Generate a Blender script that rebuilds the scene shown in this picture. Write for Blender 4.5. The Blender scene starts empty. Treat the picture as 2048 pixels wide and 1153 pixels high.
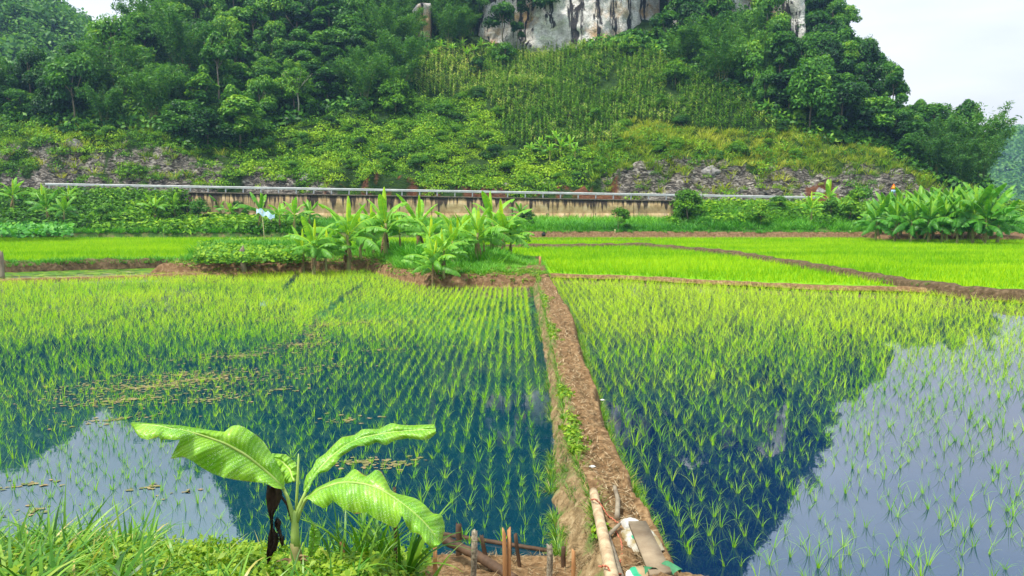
import bpy, math
import numpy as np
from mathutils import Vector

# ------------------------------------------------------------------ camera, sky, sun, exposure
CAMZ, PITCH, F = 3.3, math.radians(6.4), 1480.0
sc = bpy.context.scene
C = sc.collection
cam = bpy.data.objects.new('camera', bpy.data.cameras.new('camera'))
C.objects.link(cam)
cam.location = (0, 0, CAMZ)
cam.rotation_euler = (math.pi/2 - PITCH, 0, 0)
cam.data.sensor_width = 36.0
cam.data.lens = F/2048*36.0
cam.data.clip_start = 0.1
cam.data.clip_end = 5000
sc.camera = cam
sc.view_settings.view_transform = 'Standard'
sc.view_settings.look = 'None'
sc.view_settings.gamma = 1.0
sc.view_settings.exposure = 0.5
SUN_EL, SUN_AZ = math.radians(63), math.radians(235)   # high, behind the camera's shoulder
world = bpy.data.worlds.new('World'); sc.world = world
world.use_nodes = True
nt = world.node_tree; nt.nodes.clear()
def N(t, kind, **kw):
    n = t.nodes.new(kind)
    for k, v in kw.items():
        if k.startswith('i_'):
            n.inputs[k[2:].replace('_', ' ')].default_value = v
        else: setattr(n, k, v)
    return n
out = N(nt, 'ShaderNodeOutputWorld'); bg = N(nt, 'ShaderNodeBackground')
bg.inputs['Strength'].default_value = 0.1
sky = N(nt, 'ShaderNodeTexSky', sky_type='NISHITA', sun_disc=False)
sky.sun_elevation = SUN_EL; sky.sun_rotation = SUN_AZ
sky.dust_density = 3.0
tc = N(nt, 'ShaderNodeTexCoord')
mp = N(nt, 'ShaderNodeMapping'); mp.inputs['Scale'].default_value = (1.2, 1.2, 4.0)
nz = N(nt, 'ShaderNodeTexNoise'); nz.inputs['Scale'].default_value = 1.7; nz.inputs['Detail'].default_value = 6; nz.inputs['Roughness'].default_value = 0.5
cr = N(nt, 'ShaderNodeValToRGB')
cr.color_ramp.elements[0].position = 0.36; cr.color_ramp.elements[0].color = (6.0, 6.15, 6.5, 1)
cr.color_ramp.elements[1].position = 0.62; cr.color_ramp.elements[1].color = (8.4, 8.4, 8.4, 1)
sep = N(nt, 'ShaderNodeSeparateXYZ')
cr2 = N(nt, 'ShaderNodeValToRGB')      # cloud cover is whiter near the horizon, greyer blue higher up
cr2.color_ramp.elements[0].position = 0.08; cr2.color_ramp.elements[0].color = (0.94, 0.94, 0.95, 1)
cr2.color_ramp.elements[1].position = 0.2; cr2.color_ramp.elements[1].color = (1.3, 1.33, 1.36, 1)
e_ = cr2.color_ramp.elements.new(0.42); e_.color = (1.2, 1.48, 1.66, 1)
e_ = cr2.color_ramp.elements.new(1.0); e_.color = (1.1, 1.1, 1.12, 1)
mul = N(nt, 'ShaderNodeMix', data_type='RGBA', blend_type='MULTIPLY'); mul.inputs[0].default_value = 1
mx = N(nt, 'ShaderNodeMix', data_type='RGBA'); mx.inputs[0].default_value = 0.9
L = nt.links.new
L(tc.outputs['Generated'], mp.inputs[0]); L(mp.outputs[0], nz.inputs[0]); L(nz.outputs[0], cr.inputs[0])
L(tc.outputs['Generated'], sep.inputs[0]); L(sep.outputs[2], cr2.inputs[0])
L(cr.outputs[0], mul.inputs[6]); L(cr2.outputs[0], mul.inputs[7])
L(sky.outputs[0], mx.inputs[6]); L(mul.outputs[2], mx.inputs[7])
L(mx.outputs[2], bg.inputs[0]); L(bg.outputs[0], out.inputs[0])
sun = bpy.data.objects.new('sun', bpy.data.lights.new('sun', 'SUN')); C.objects.link(sun)
sun.data.energy = 4.2; sun.data.angle = math.radians(8); sun.data.color = (1.0, 0.95, 0.86)
sun.rotation_euler = (math.pi/2 - SUN_EL, 0, math.pi - SUN_AZ)

# ------------------------------------------------------------------ helpers
rng = np.random.default_rng(11)
def U(a, b, n=None): return rng.uniform(a, b, n)
fw = np.array([0, math.cos(PITCH), -math.sin(PITCH)]); upv = np.array([0, math.sin(PITCH), math.cos(PITCH)])
def ray(px, py): return fw + np.array([1, 0, 0])*((px-1024)/F) + upv*((576.5-py)/F)
def gp(px, py, z=0.0):
    d = ray(px, py); t = (z-CAMZ)/d[2]
    return np.array([0, 0, CAMZ]) + d*t
def yp(px, py, Y):
    d = ray(px, py); return np.array([0, 0, CAMZ]) + d*(Y/d[1])
def proj(X, Y, Z):
    X = np.asarray(X, float); Y = np.asarray(Y, float); Z = np.asarray(Z, float)-CAMZ
    dep = Y*fw[1]+Z*fw[2]; dep = np.maximum(dep, 0.01)
    return 1024+F*X/dep, 576.5-F*(Y*upv[1]+Z*upv[2])/dep

def tag(o, label=None, cat=None, group=None, kind=None):
    if label: o['label'] = label
    if cat: o['category'] = cat
    if group: o['group'] = group
    if kind: o['kind'] = kind
    return o
def mesh(name, V, Q, v=None, mats=None, smooth=False, mi=None, attrs=None):
    V = np.asarray(V, np.float32).reshape(-1, 3); Q = np.asarray(Q, np.int32)
    me = bpy.data.meshes.new(name); k = Q.shape[1]; m = len(Q)
    me.vertices.add(len(V)); me.vertices.foreach_set('co', V.ravel())
    me.loops.add(m*k); me.loops.foreach_set('vertex_index', Q.ravel())
    me.polygons.add(m); me.polygons.foreach_set('loop_start', np.arange(m, dtype=np.int32)*k)
    me.polygons.foreach_set('loop_total', np.full(m, k, np.int32))
    if smooth: me.polygons.foreach_set('use_smooth', np.ones(m, bool))
    if mi is not None: me.polygons.foreach_set('material_index', np.asarray(mi, np.int32))
    if v is not None:
        a = me.attributes.new('v', 'FLOAT', 'FACE'); a.data.foreach_set('value', np.asarray(v, np.float32))
    for an, av in (attrs or {}).items():
        a = me.attributes.new(an, 'FLOAT', 'POINT'); a.data.foreach_set('value', np.asarray(av, np.float32))
    for mm in (mats if isinstance(mats, (list, tuple)) else [mats]): me.materials.append(mm)
    me.update(calc_edges=True)
    return me
def obj(name, me, parent=None, loc=None):
    o = bpy.data.objects.new(name, me); C.objects.link(o)
    if parent: o.parent = parent
    if loc is not None: o.location = [float(a) for a in loc]
    return o
def empty(name, loc, rz=0, s=1):
    o = bpy.data.objects.new(name, None); C.objects.link(o); o.location = [float(a) for a in loc]
    o.rotation_euler = (0, 0, float(rz)); o.scale = (s, s, s); o.empty_display_size = .2
    return o
class MB:                      # collects pieces into one mesh
    def __init__(s): s.V = []; s.Q = []; s.a = []; s.n = 0
    def add(s, V, Q, v=0.5):
        V = np.asarray(V, float).reshape(-1, 3); Q = np.asarray(Q, int)
        s.V.append(V); s.Q.append(Q+s.n); s.n += len(V)
        s.a.append(np.broadcast_to(np.asarray(v, float), (len(Q),)))
        return s
    def build(s, name, mat, parent=None, smooth=False, loc=None):
        return obj(name, s.mesh(name, mat, smooth), parent, loc)
    def mesh(s, name, mat, smooth=False):
        return mesh(name, np.concatenate(s.V), np.concatenate(s.Q), np.concatenate(s.a), mat, smooth)
def box(c, d, rz=0, tilt=None):
    x, y, z = np.array(d)/2
    V = np.array([[i*x, j*y, k*z] for k in (-1, 1) for j in (-1, 1) for i in (-1, 1)], float)
    if tilt is not None: V[:, 0] += V[:, 2]*tilt[0]; V[:, 1] += V[:, 2]*tilt[1]
    c_, s_ = math.cos(rz), math.sin(rz)
    V[:, :2] = V[:, :2] @ np.array([[c_, s_], [-s_, c_]])
    return V+np.array(c), [[0, 2, 3, 1], [4, 5, 7, 6], [0, 1, 5, 4], [2, 6, 7, 3], [0, 4, 6, 2], [1, 3, 7, 5]]
def tube(P, r, n=8, cap=True, jit=0):
    P = np.asarray(P, float); m = len(P); r = np.broadcast_to(np.asarray(r, float), (m,))
    T = np.gradient(P, axis=0); T /= np.linalg.norm(T, axis=1)[:, None]+1e-9
    ref = np.where(np.abs(T[:, 2:3]) > .9, [[1., 0, 0]], [[0., 0, 1]])
    A = np.cross(T, ref); A /= np.linalg.norm(A, axis=1)[:, None]; B = np.cross(T, A)
    # keep frames from flipping
    for i in range(1, m):
        A[i] = A[i-1]-T[i]*np.dot(A[i-1], T[i]); A[i] /= np.linalg.norm(A[i])+1e-9; B[i] = np.cross(T[i], A[i])
    th = np.arange(n)/n*2*np.pi
    rr = r[:, None]*(1+(jit*rng.normal(size=(m, n)) if jit else 0))
    V = P[:, None]+A[:, None]*(np.cos(th)*rr)[..., None]+B[:, None]*(np.sin(th)*rr)[..., None]
    V = V.reshape(-1, 3)
    Q = [[i*n+j, i*n+(j+1) % n, (i+1)*n+(j+1) % n, (i+1)*n+j] for i in range(m-1) for j in range(n)]
    if cap:
        for e, i in ((0, 0), (1, m-1)):
            b = len(V); V = np.vstack([V, P[i]])
            for j in range(0, n, 2):
                q = [b, i*n+j, i*n+(j+1) % n, i*n+(j+2) % n]
                Q.append(q if e else q[::-1])
    return V, Q

def hsh(ix, iy, iz=0, seed=0):
    h = (ix.astype(np.int64)*374761393+iy.astype(np.int64)*668265263+np.int64(iz)*2147483647+seed*974711) & 0x7fffffff
    h = ((h ^ (h >> 13))*1274126177) & 0x7fffffff
    return ((h ^ (h >> 16)) & 0xffff)/65535.0
def vnoise(x, y, seed=0):
    x = np.asarray(x, float); y = np.asarray(y, float)
    ix = np.floor(x); iy = np.floor(y); fx = x-ix; fy = y-iy
    fx = fx*fx*(3-2*fx); fy = fy*fy*(3-2*fy)
    a = hsh(ix, iy, 0, seed); b = hsh(ix+1, iy, 0, seed); c = hsh(ix, iy+1, 0, seed); d = hsh(ix+1, iy+1, 0, seed)
    return (a*(1-fx)+b*fx)*(1-fy)+(c*(1-fx)+d*fx)*fy-.5
def fbm(x, y, o=4, seed=0):
    s = 0; a = 1.0
    for i in range(o):
        s = s+a*vnoise(x*2**i+i*17.3, y*2**i-i*9.1, seed+i); a *= .5
    return s
def ss(a, b, x):
    t = np.clip((np.asarray(x, float)-a)/(b-a), 0, 1); return t*t*(3-2*t)
def inpoly(x, y, P):
    x = np.asarray(x); y = np.asarray(y); r = np.zeros(x.shape, bool); n = len(P)
    for i in range(n):
        x1, y1 = P[i]; x2, y2 = P[(i+1) % n]
        c = ((y1 > y) != (y2 > y)) & (x < (x2-x1)*(y-y1)/((y2-y1) or 1e-9)+x1)
        r ^= c
    return r
def grid(xs, ys, f):
    X, Y = np.meshgrid(xs, ys); Z = f(X, Y)
    V = np.stack([X, Y, Z], -1).reshape(-1, 3); nx = len(xs); ny = len(ys)
    i = (np.arange(ny-1)[:, None]*nx+np.arange(nx-1)[None]).ravel()
    return V, np.stack([i, i+1, i+1+nx, i+nx], 1)

def blades(base, az, Ln, W, th0, bend, segs=3, tip=.06, lens=False, twist=0):
    base = np.asarray(base, float); n = len(base)
    az, Ln, W, th0, bend = [np.broadcast_to(np.asarray(a, float), (n,)) for a in (az, Ln, W, th0, bend)]
    P = base.copy(); rows = []; t = np.linspace(0, 1, segs+1)
    pa = az+math.pi/2+twist
    side = np.stack([np.cos(pa), np.sin(pa), np.zeros(n)], 1)
    for k in range(segs+1):
        if lens: w = W*max(tip, math.sin(math.pi*min(1, .12+.88*t[k])**.8))*.5
        else: w = W*max(tip, (1-t[k]**1.6))*.5
        rows.append(P-side*w[:, None]); rows.append(P+side*w[:, None])
        th = th0+bend*(t[k]+.5/segs)
        P = P+np.stack([np.sin(th)*np.cos(az), np.sin(th)*np.sin(az), np.cos(th)], 1)*(Ln/segs)[:, None]
    V = np.stack(rows, 1)   # n, 2(segs+1), 3
    o = (np.arange(n)*2*(segs+1))[:, None, None]
    q = np.array([[2*k, 2*k+1, 2*k+3, 2*k+2] for k in range(segs)])[None]
    return V.reshape(-1, 3), (o+q).reshape(-1, 4)
def leaves(pos, nrm, size, asp=.5):
    n = len(pos); nrm = nrm/(np.linalg.norm(nrm, axis=1)[:, None]+1e-9)
    r = rng.normal(size=(n, 3)); t = np.cross(nrm, r); t /= np.linalg.norm(t, axis=1)[:, None]+1e-9
    b = np.cross(nrm, t); size = np.broadcast_to(size, (n,))[:, None]
    V = np.stack([pos-t*size*.5, pos+b*size*asp*.5, pos+t*size*.5+nrm*size*-.12, pos-b*size*asp*.5], 1)
    return V.reshape(-1, 3), np.arange(n*4).reshape(n, 4)
def replicate(variants, pos, rot, scl, vv=None, zs=None, tilt=0):
    """variants: list of (V,Q,v); one merged set of arrays for all positions."""
    n = len(pos); pick = rng.integers(0, len(variants), n); Vs = []; Qs = []; As = []; off = 0
    rot = np.broadcast_to(rot, (n,)); scl = np.broadcast_to(scl, (n,)); zs = scl if zs is None else np.broadcast_to(zs, (n,))
    vv = np.zeros(n) if vv is None else vv
    for k, (V, Q, v) in enumerate(variants):
        i = np.where(pick == k)[0]
        if not len(i): continue
        c, s = np.cos(rot[i])[:, None], np.sin(rot[i])[:, None]
        x = (V[None, :, 0]*c-V[None, :, 1]*s)*scl[i][:, None]+pos[i][:, 0:1]
        y = (V[None, :, 0]*s+V[None, :, 1]*c)*scl[i][:, None]+pos[i][:, 1:2]
        z = V[None, :, 2]*zs[i][:, None]+pos[i][:, 2:3]
        Vs.append(np.stack([x, y, z], -1).reshape(-1, 3))
        Qs.append((Q[None]+(np.arange(len(i))*len(V))[:, None, None]).reshape(-1, 4)+off); off += len(i)*len(V)
        As.append((v[None]+vv[i][:, None]).ravel())
    return np.concatenate(Vs), np.concatenate(Qs), np.concatenate(As)

# ------------------------------------------------------------------ materials
def mat(name):
    m = bpy.data.materials.new(name); m.use_nodes = True; m.node_tree.nodes.clear()
    return m, m.node_tree
def ramp(t, stops, src=None):
    r = N(t, 'ShaderNodeValToRGB'); e = r.color_ramp.elements
    while len(e) < len(stops): e.new(.5)
    for i, (p, c) in enumerate(stops):
        e[i].position = p; e[i].color = (*c, 1) if len(c) == 3 else c
    if src is not None: t.links.new(src, r.inputs[0])
    return r
def noise(t, scale, det=4, rough=.55, vec=None, stretch=None, coord='Object', dist=0):
    n = N(t, 'ShaderNodeTexNoise'); n.inputs['Scale'].default_value = scale; n.inputs['Detail'].default_value = det
    n.inputs['Roughness'].default_value = rough; n.inputs['Distortion'].default_value = dist
    if vec is None:
        c = N(t, 'ShaderNodeTexCoord'); vec = c.outputs[coord]
    if stretch:
        m = N(t, 'ShaderNodeMapping'); m.inputs['Scale'].default_value = stretch; t.links.new(vec, m.inputs[0]); vec = m.outputs[0]
    t.links.new(vec, n.inputs['Vector']); return n
def mixc(t, a, b, fac, mode='MIX'):
    m = N(t, 'ShaderNodeMix', data_type='RGBA', blend_type=mode)
    for i, x in ((0, fac), (6, a), (7, b)):
        if hasattr(x, 'is_linked'): t.links.new(x, m.inputs[i])
        else: m.inputs[i].default_value = (*x, 1) if isinstance(x, tuple) else x
    return m.outputs[2]
def bsdf(t, col, rough=.8, spec=.3, bump=None, bs=.3, bd=.02):
    b = N(t, 'ShaderNodeBsdfPrincipled'); o = N(t, 'ShaderNodeOutputMaterial')
    if hasattr(col, 'is_linked'): t.links.new(col, b.inputs['Base Color'])
    else: b.inputs['Base Color'].default_value = (*col, 1)
    if hasattr(rough, 'is_linked'): t.links.new(rough, b.inputs['Roughness'])
    else: b.inputs['Roughness'].default_value = rough
    b.inputs['Specular IOR Level'].default_value = spec
    if bump is not None:
        bb = N(t, 'ShaderNodeBump'); bb.inputs['Strength'].default_value = bs; bb.inputs['Distance'].default_value = bd
        t.links.new(bump, bb.inputs['Height']); t.links.new(bb.outputs[0], b.inputs['Normal'])
    t.links.new(b.outputs[0], o.inputs[0]); return b, o
def foliage(name, stops, trans=.3, rough=.5, spec=.25, orand=.0, nscale=None, hue=0):
    m, t = mat(name)
    a = N(t, 'ShaderNodeAttribute', attribute_name='v')
    fac = a.outputs['Fac']
    if orand or nscale:
        add = N(t, 'ShaderNodeMath', operation='ADD'); t.links.new(fac, add.inputs[0]); fac = add.outputs[0]
        mm = N(t, 'ShaderNodeMath', operation='MULTIPLY_ADD'); t.links.new(mm.outputs[0], add.inputs[1])
        if orand:
            oi = N(t, 'ShaderNodeObjectInfo'); t.links.new(oi.outputs['Random'], mm.inputs[0])
            mm.inputs[1].default_value = orand; mm.inputs[2].default_value = -orand/2
        else:
            n = noise(t, nscale, 3); t.links.new(n.outputs[0], mm.inputs[0]); mm.inputs[1].default_value = .9; mm.inputs[2].default_value = -.45
    r = ramp(t, stops, fac)
    b, o = bsdf(t, r.outputs[0], rough, spec)
    tr = N(t, 'ShaderNodeBsdfTranslucent')
    g = N(t, 'ShaderNodeMix', data_type='RGBA', blend_type='MULTIPLY'); g.inputs[0].default_value = 1
    t.links.new(r.outputs[0], g.inputs[6]); g.inputs[7].default_value = (1.25, 1.2, .5, 1)
    t.links.new(g.outputs[2], tr.inputs[0])
    ms = N(t, 'ShaderNodeMixShader'); ms.inputs[0].default_value = trans
    t.links.new(b.outputs[0], ms.inputs[1]); t.links.new(tr.outputs[0], ms.inputs[2]); t.links.new(ms.outputs[0], o.inputs[0])
    return m
def simple(name, c1, c2, scale=8, rough=.85, bs=.4, bd=.02, stretch=None, det=6, coord='Object', spec=.25):
    m, t = mat(name); n = noise(t, scale, det, .6, stretch=stretch, coord=coord)
    r = ramp(t, [(.3, c1), (.7, c2)], n.outputs[0]); bsdf(t, r.outputs[0], rough, spec, n.outputs[0], bs, bd); return m

M = {}
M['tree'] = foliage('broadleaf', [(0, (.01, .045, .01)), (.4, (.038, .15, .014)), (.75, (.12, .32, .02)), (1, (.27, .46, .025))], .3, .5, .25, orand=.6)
M['tree_blue'] = foliage('bamboo_foliage', [(0, (.018, .07, .02)), (.5, (.065, .21, .03)), (1, (.2, .42, .04))], .35, .5, .3, orand=.35)
M['under'] = foliage('undergrowth_leaf', [(0, (.012, .05, .005)), (.35, (.055, .18, .009)), (.7, (.15, .34, .012)), (1, (.3, .47, .015))], .25, .55, .2)
M['drygrass'] = foliage('yellow_grass', [(0, (.06, .19, .012)), (.5, (.24, .38, .03)), (1, (.58, .6, .09))], .25, .6, .15)
M['tallgrass'] = foliage('tall_grass', [(0, (.02, .12, .015)), (.5, (.07, .3, .02)), (1, (.2, .5, .03))], .25, .5, .3)
M['fgrass'] = foliage('bank_grass', [(0, (.015, .07, .005)), (.45, (.06, .21, .01)), (.85, (.22, .42, .03)), (1, (.5, .42, .12))], .3, .42, .4)
M['weed'] = foliage('weed_leaf', [(0, (.025, .09, .008)), (.5, (.1, .26, .012)), (1, (.32, .45, .03))], .3, .5, .3)
M['rice'] = foliage('young_rice', [(0, (.06, .27, .01)), (.5, (.22, .54, .014)), (1, (.56, .76, .03))], .4, .45, .3)
M['ricefar'] = foliage('dense_rice', [(0, (.12, .32, .003)), (.5, (.255, .47, .003)), (1, (.42, .6, .008))], .3, .6, .12)
M['corn'] = foliage('maize_leaf', [(0, (.035, .13, .012)), (.45, (.11, .28, .025)), (.7, (.25, .44, .06)), (1, (.6, .64, .25))], .3, .45, .35)
M['banana'] = foliage('banana_leaf', [(0, (.04, .17, .02)), (.5, (.15, .4, .035)), (.8, (.3, .58, .05)), (1, (.6, .72, .02))], .35, .45, .3, orand=.12)
M['banana_dark'] = foliage('dark_banana_leaf', [(0, (.022, .11, .014)), (.55, (.08, .28, .022)), (1, (.3, .54, .03))], .3, .45, .3, orand=.2)
M['deadleaf'] = simple('dead_leaf', (.1, .06, .03), (.36, .24, .12), 14)
M['stem'] = simple('banana_stem', (.16, .11, .05), (.34, .38, .12), 5, .7, .3, .01, (1, 1, .3))
M['bark'] = simple('bark', (.12, .09, .06), (.33, .28, .2), 6, .9, .5, .03, (1, 1, .25))
M['culm'] = simple('bamboo_culm', (.12, .16, .04), (.3, .3, .1), 4)

def soil(name, c1, c2, c3, sc=3.0, bd=.06, veg=None):
    m, t = mat(name); n = noise(t, sc, 8, .65); n2 = noise(t, sc*.25, 4)
    r = ramp(t, [(.25, c1), (.5, c2), (.75, c3)], n.outputs[0])
    c = r.outputs[0]
    if veg:
        mr = ramp(t, [(.5, (0, 0, 0)), (.6, (1, 1, 1))], n2.outputs[0]); c = mixc(t, c, veg, mr.outputs[0])
    bsdf(t, c, .95, .1, n.outputs[0], .8, bd); return m
M['soil'] = soil('dike_soil', (.05, .03, .014), (.2, .12, .057), (.42, .29, .155), 9, .05)
M['soil_dark'] = soil('dark_dike_soil', (.035, .025, .012), (.11, .075, .04), (.24, .17, .1), 6, .1)
M['redsoil'] = soil('red_earth', (.06, .032, .016), (.17, .1, .05), (.33, .22, .125), 6, .08)
M['ground'] = soil('valley_ground', (.04, .06, .015), (.08, .12, .03), (.14, .2, .05), 1.2, .05)
M['verge'] = soil('verge_soil', (.03, .06, .012), (.05, .11, .02), (.2, .15, .07), 1.5, .05)

# hillside: vegetation floor, grey rock and red earth told apart by attributes
m, t = mat('hillside_ground')
n1 = noise(t, .8, 8, .65); n2 = noise(t, 1.1, 12, .72, stretch=(1, 1.3, 2.6), dist=1.3)
veg = ramp(t, [(.3, (.012, .035, .008)), (.7, (.05, .1, .018))], n1.outputs[0])
rk = ramp(t, [(.36, (.012, .011, .01)), (.46, (.07, .062, .05)), (.54, (.22, .195, .16)), (.66, (.58, .55, .48))], n2.outputs[0])
rd = ramp(t, [(.3, (.07, .03, .015)), (.7, (.27, .12, .06))], n2.outputs[0])
ar = N(t, 'ShaderNodeAttribute', attribute_name='rock'); ad = N(t, 'ShaderNodeAttribute', attribute_name='earth')
c = mixc(t, veg.outputs[0], rk.outputs[0], ar.outputs['Fac']); c = mixc(t, c, rd.outputs[0], ad.outputs['Fac'])
bsdf(t, c, .95, .1, n2.outputs[0], 1.0, .5); M['hill'] = m

# limestone: pale face, ochre patches, black vertical water streaks
m, t = mat('limestone')
tcn = N(t, 'ShaderNodeTexCoord')
a = noise(t, .5, 8, .62); st = noise(t, 1.0, 5, .62, stretch=(.62, .62, .05), dist=.5); oc = noise(t, .16, 5, .6)
cr3 = noise(t, 1.6, 8, .7, stretch=(.7, .7, 1.1), dist=1.6)
base = ramp(t, [(.3, (.45, .42, .38)), (.48, (.78, .74, .68)), (.7, (.92, .9, .86))], a.outputs[0])
ocr = ramp(t, [(.52, (0, 0, 0)), (.64, (1, 1, 1))], oc.outputs[0])
c = mixc(t, base.outputs[0], (.6, .38, .18), ocr.outputs[0])
stm = ramp(t, [(.52, (0, 0, 0)), (.56, (1, 1, 1))], st.outputs[0])
c = mixc(t, c, (.03, .03, .033), stm.outputs[0])
ck = ramp(t, [(.465, (0, 0, 0)), (.497, (.9, .9, .9)), (.53, (0, 0, 0))], cr3.outputs[0])
c = mixc(t, c, (.12, .1, .085), ck.outputs[0])
bsdf(t, c, .9, .15, cr3.outputs[0], .9, .6); M['lime'] = m

# paddy water
def water(name, c1, c2, ior):
    m, t = mat(name); n = noise(t, .35, 3)
    r = ramp(t, [(.35, c1), (.65, c2)], n.outputs[0])
    rip = noise(t, 6, 3, .5)
    b, o = bsdf(t, r.outputs[0], .015, .5, rip.outputs[0], .06, .004)
    b.inputs['IOR'].default_value = ior
    return m
M['water_r'] = water('clear_blue_water', (.001, .014, .05), (.0012, .017, .06), 2.3)
M['water_l'] = water('teal_blue_water', (.001, .026, .055), (.002, .04, .055), 2.35)
m, t = mat('muddy_pond'); n = noise(t, 1.6, 5, .65, stretch=(.35, 1.6, 1))
r = ramp(t, [(.36, (.03, .03, .015)), (.47, (.13, .13, .05)), (.58, (.28, .33, .08)), (.75, (.4, .42, .2))], n.outputs[0]); bsdf(t, r.outputs[0], .35, .5, n.outputs[0], .2, .02); M['pond'] = m

# stained concrete wall
m, t = mat('stained_concrete')
a = noise(t, 1.1, 6, .65); st = noise(t, 1.0, 5, .65, stretch=(2.0, 1, .16)); tp = N(t, 'ShaderNodeAttribute', attribute_name='hgt')
base = ramp(t, [(.3, (.22, .15, .07)), (.5, (.42, .3, .15)), (.7, (.56, .45, .28))], a.outputs[0])
mm = N(t, 'ShaderNodeMath', operation='MULTIPLY_ADD'); t.links.new(tp.outputs['Fac'], mm.inputs[0]); mm.inputs[1].default_value = .26; t.links.new(st.outputs[0], mm.inputs[2])
sm = ramp(t, [(.62, (0, 0, 0)), (.72, (1, 1, 1))], mm.outputs[0])
c = mixc(t, base.outputs[0], (.045, .035, .025), sm.outputs[0]); b2 = noise(t, .35, 4)
bm = ramp(t, [(.5, (0, 0, 0)), (.66, (.4, .4, .4))], b2.outputs[0]); c = mixc(t, c, (.09, .07, .05), bm.outputs[0])
bsdf(t, c, .9, .15, a.outputs[0], .4, .05); M['conc'] = m
M['mudwall'] = soil('mud_wall', (.07, .045, .02), (.26, .18, .09), (.45, .35, .2), 9, .05, veg=(.13, .17, .05))
M['zinc'] = simple('galvanised_steel', (.38, .4, .41), (.62, .63, .63), 1.2, .45, .05)
M['asphalt'] = simple('asphalt', (.045, .045, .045), (.075, .075, .07), 20, .9)
M['wood_o'] = simple('fresh_split_wood', (.3, .13, .05), (.55, .3, .13), 12, .8, .4, .006, (1, 1, .12))
M['wood_b'] = simple('dark_wet_wood', (.035, .02, .012), (.12, .07, .04), 12, .7, .5, .008, (1, 1, .15))
M['wood_g'] = simple('speckled_bark', (.04, .03, .02), (.42, .36, .26), 38, .9, .7, .008)
M['bamboo'] = simple('muddy_bamboo', (.26, .16, .09), (.6, .48, .3), 9, .6, .3, .004)
M['plank'] = simple('muddy_plank', (.17, .12, .075), (.33, .26, .17), 5, .75, .3, .005)
M['rope'] = simple('red_cord', (.32, .08, .04), (.55, .2, .12), 20)
M['black'] = simple('black_rock', (.012, .012, .013), (.05, .05, .055), 5, .75, .6, .05)
M['white'] = simple('pale_plastic', (.3, .28, .24), (.7, .7, .66), 9, .5)
M['bluebag'] = simple('pale_blue_plastic', (.2, .38, .46), (.5, .64, .7), 8, .4)
M['algae'] = foliage('floating_algae', [(0, (.06, .14, .02)), (.5, (.17, .17, .06)), (1, (.36, .25, .14))], .05, .7, .2)
M['strawmat'] = foliage('dry_straw', [(0, (.05, .035, .015)), (.5, (.2, .14, .07)), (1, (.5, .4, .25))], .1, .8, .1)
m, t = mat('printed_sack')
tcn = N(t, 'ShaderNodeTexCoord'); n = noise(t, 7, 5, .6); sp = N(t, 'ShaderNodeSeparateXYZ'); t.links.new(tcn.outputs['Generated'], sp.inputs[0])
gx = ramp(t, [(.16, (0, 0, 0)), (.17, (1, 1, 1)), (.47, (1, 1, 1)), (.48, (0, 0, 0))], sp.outputs[0])
gy = ramp(t, [(.28, (0, 0, 0)), (.29, (1, 1, 1)), (.44, (1, 1, 1)), (.45, (0, 0, 0))], sp.outputs[1])
g = mixc(t, gx.outputs[0], gy.outputs[0], 1.0, 'MULTIPLY')
c = mixc(t, (.5, .49, .44), (.03, .36, .2), g); dm = ramp(t, [(.4, (0, 0, 0)), (.56, (1, 1, 1))], n.outputs[0])
c = mixc(t, c, (.30, .24, .12), dm.outputs[0]); bsdf(t, c, .5, .3, n.outputs[0], .5, .02); M['sack'] = m
m, t = mat('green_printed_sack')
tcn = N(t, 'ShaderNodeTexCoord'); n = noise(t, 6, 5, .6); sp = N(t, 'ShaderNodeSeparateXYZ'); t.links.new(tcn.outputs['Generated'], sp.inputs[0])
gx = ramp(t, [(.1, (.75, .75, .7)), (.13, (.04, .38, .2)), (.24, (.04, .38, .2)), (.27, (.4, .3, .17)), (.9, (.36, .27, .15)), (.93, (.05, .35, .2))], sp.outputs[0])
dm = ramp(t, [(.55, (0, 0, 0)), (.65, (.8, .8, .8))], n.outputs[0]); c = mixc(t, gx.outputs[0], (.3, .2, .1), dm.outputs[0])
bsdf(t, c, .5, .3, n.outputs[0], .4, .02); M['sack2'] = m

# ------------------------------------------------------------------ terrain functions
RY0, RY1 = 85.6, 94.0            # road
def zroad(X): return 3.97-.0173*(np.clip(X, -75, 70)+1.4)
PX = lambda px, Y: (px-1024)/F*Y
def hcut(X):
    return np.interp(X, [-110, -64, -52, -42, -34, -28, -22, -10, 8, 14, 22, 40, 52, 58, 80], [5, 5.5, 6.2, 5.0, 3.2, 2.6, 2.8, 1.4, 1.3, 3.2, 5.0, 4.6, 3.6, 1.5, 1])
def profile(X, Y):
    s = Y-RY1
    hc = hcut(X); ws = hc*.75+.3
    z = zroad(X)+np.minimum(np.maximum(s, 0)/ws, 1)*hc
    s2 = np.maximum(s-ws, 0)
    z = z+.6*s2+.06*np.maximum(s2-8, 0)
    k = ss(-16, -8, X)*(1-ss(26, 36, X))       # behind the pale cliff the ground shoots up
    s3 = np.maximum(s-np.where(k > .01, 49, 41.5), 0)
    z = z+s3*(.85+4.2*k)
    return z
SKY = np.array([(-900, .2), (-300, .12), (-100, .11), (0, .125), (100, .13), (190, .145), (260, .16), (300, .185), (400, .28), (480, .42), (600, .53), (800, .62), (1100, .66), (1400, .6), (1500, .47), (1600, .345),
    (1690, .18), (1740, .135), (1800, .105), (1850, .09), (1930, .052), (1985, .005), (2030, -.02), (2080, -.02), (2400, -.02)], float)
ug = np.linspace(-1.4, .95, 500); tsk = np.interp(ug*F*1.006+1024, SKY[:, 0], SKY[:, 1])
Ys = np.linspace(92, 230, 700)
ZR = np.zeros_like(ug); YX = np.zeros_like(ug)
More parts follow.
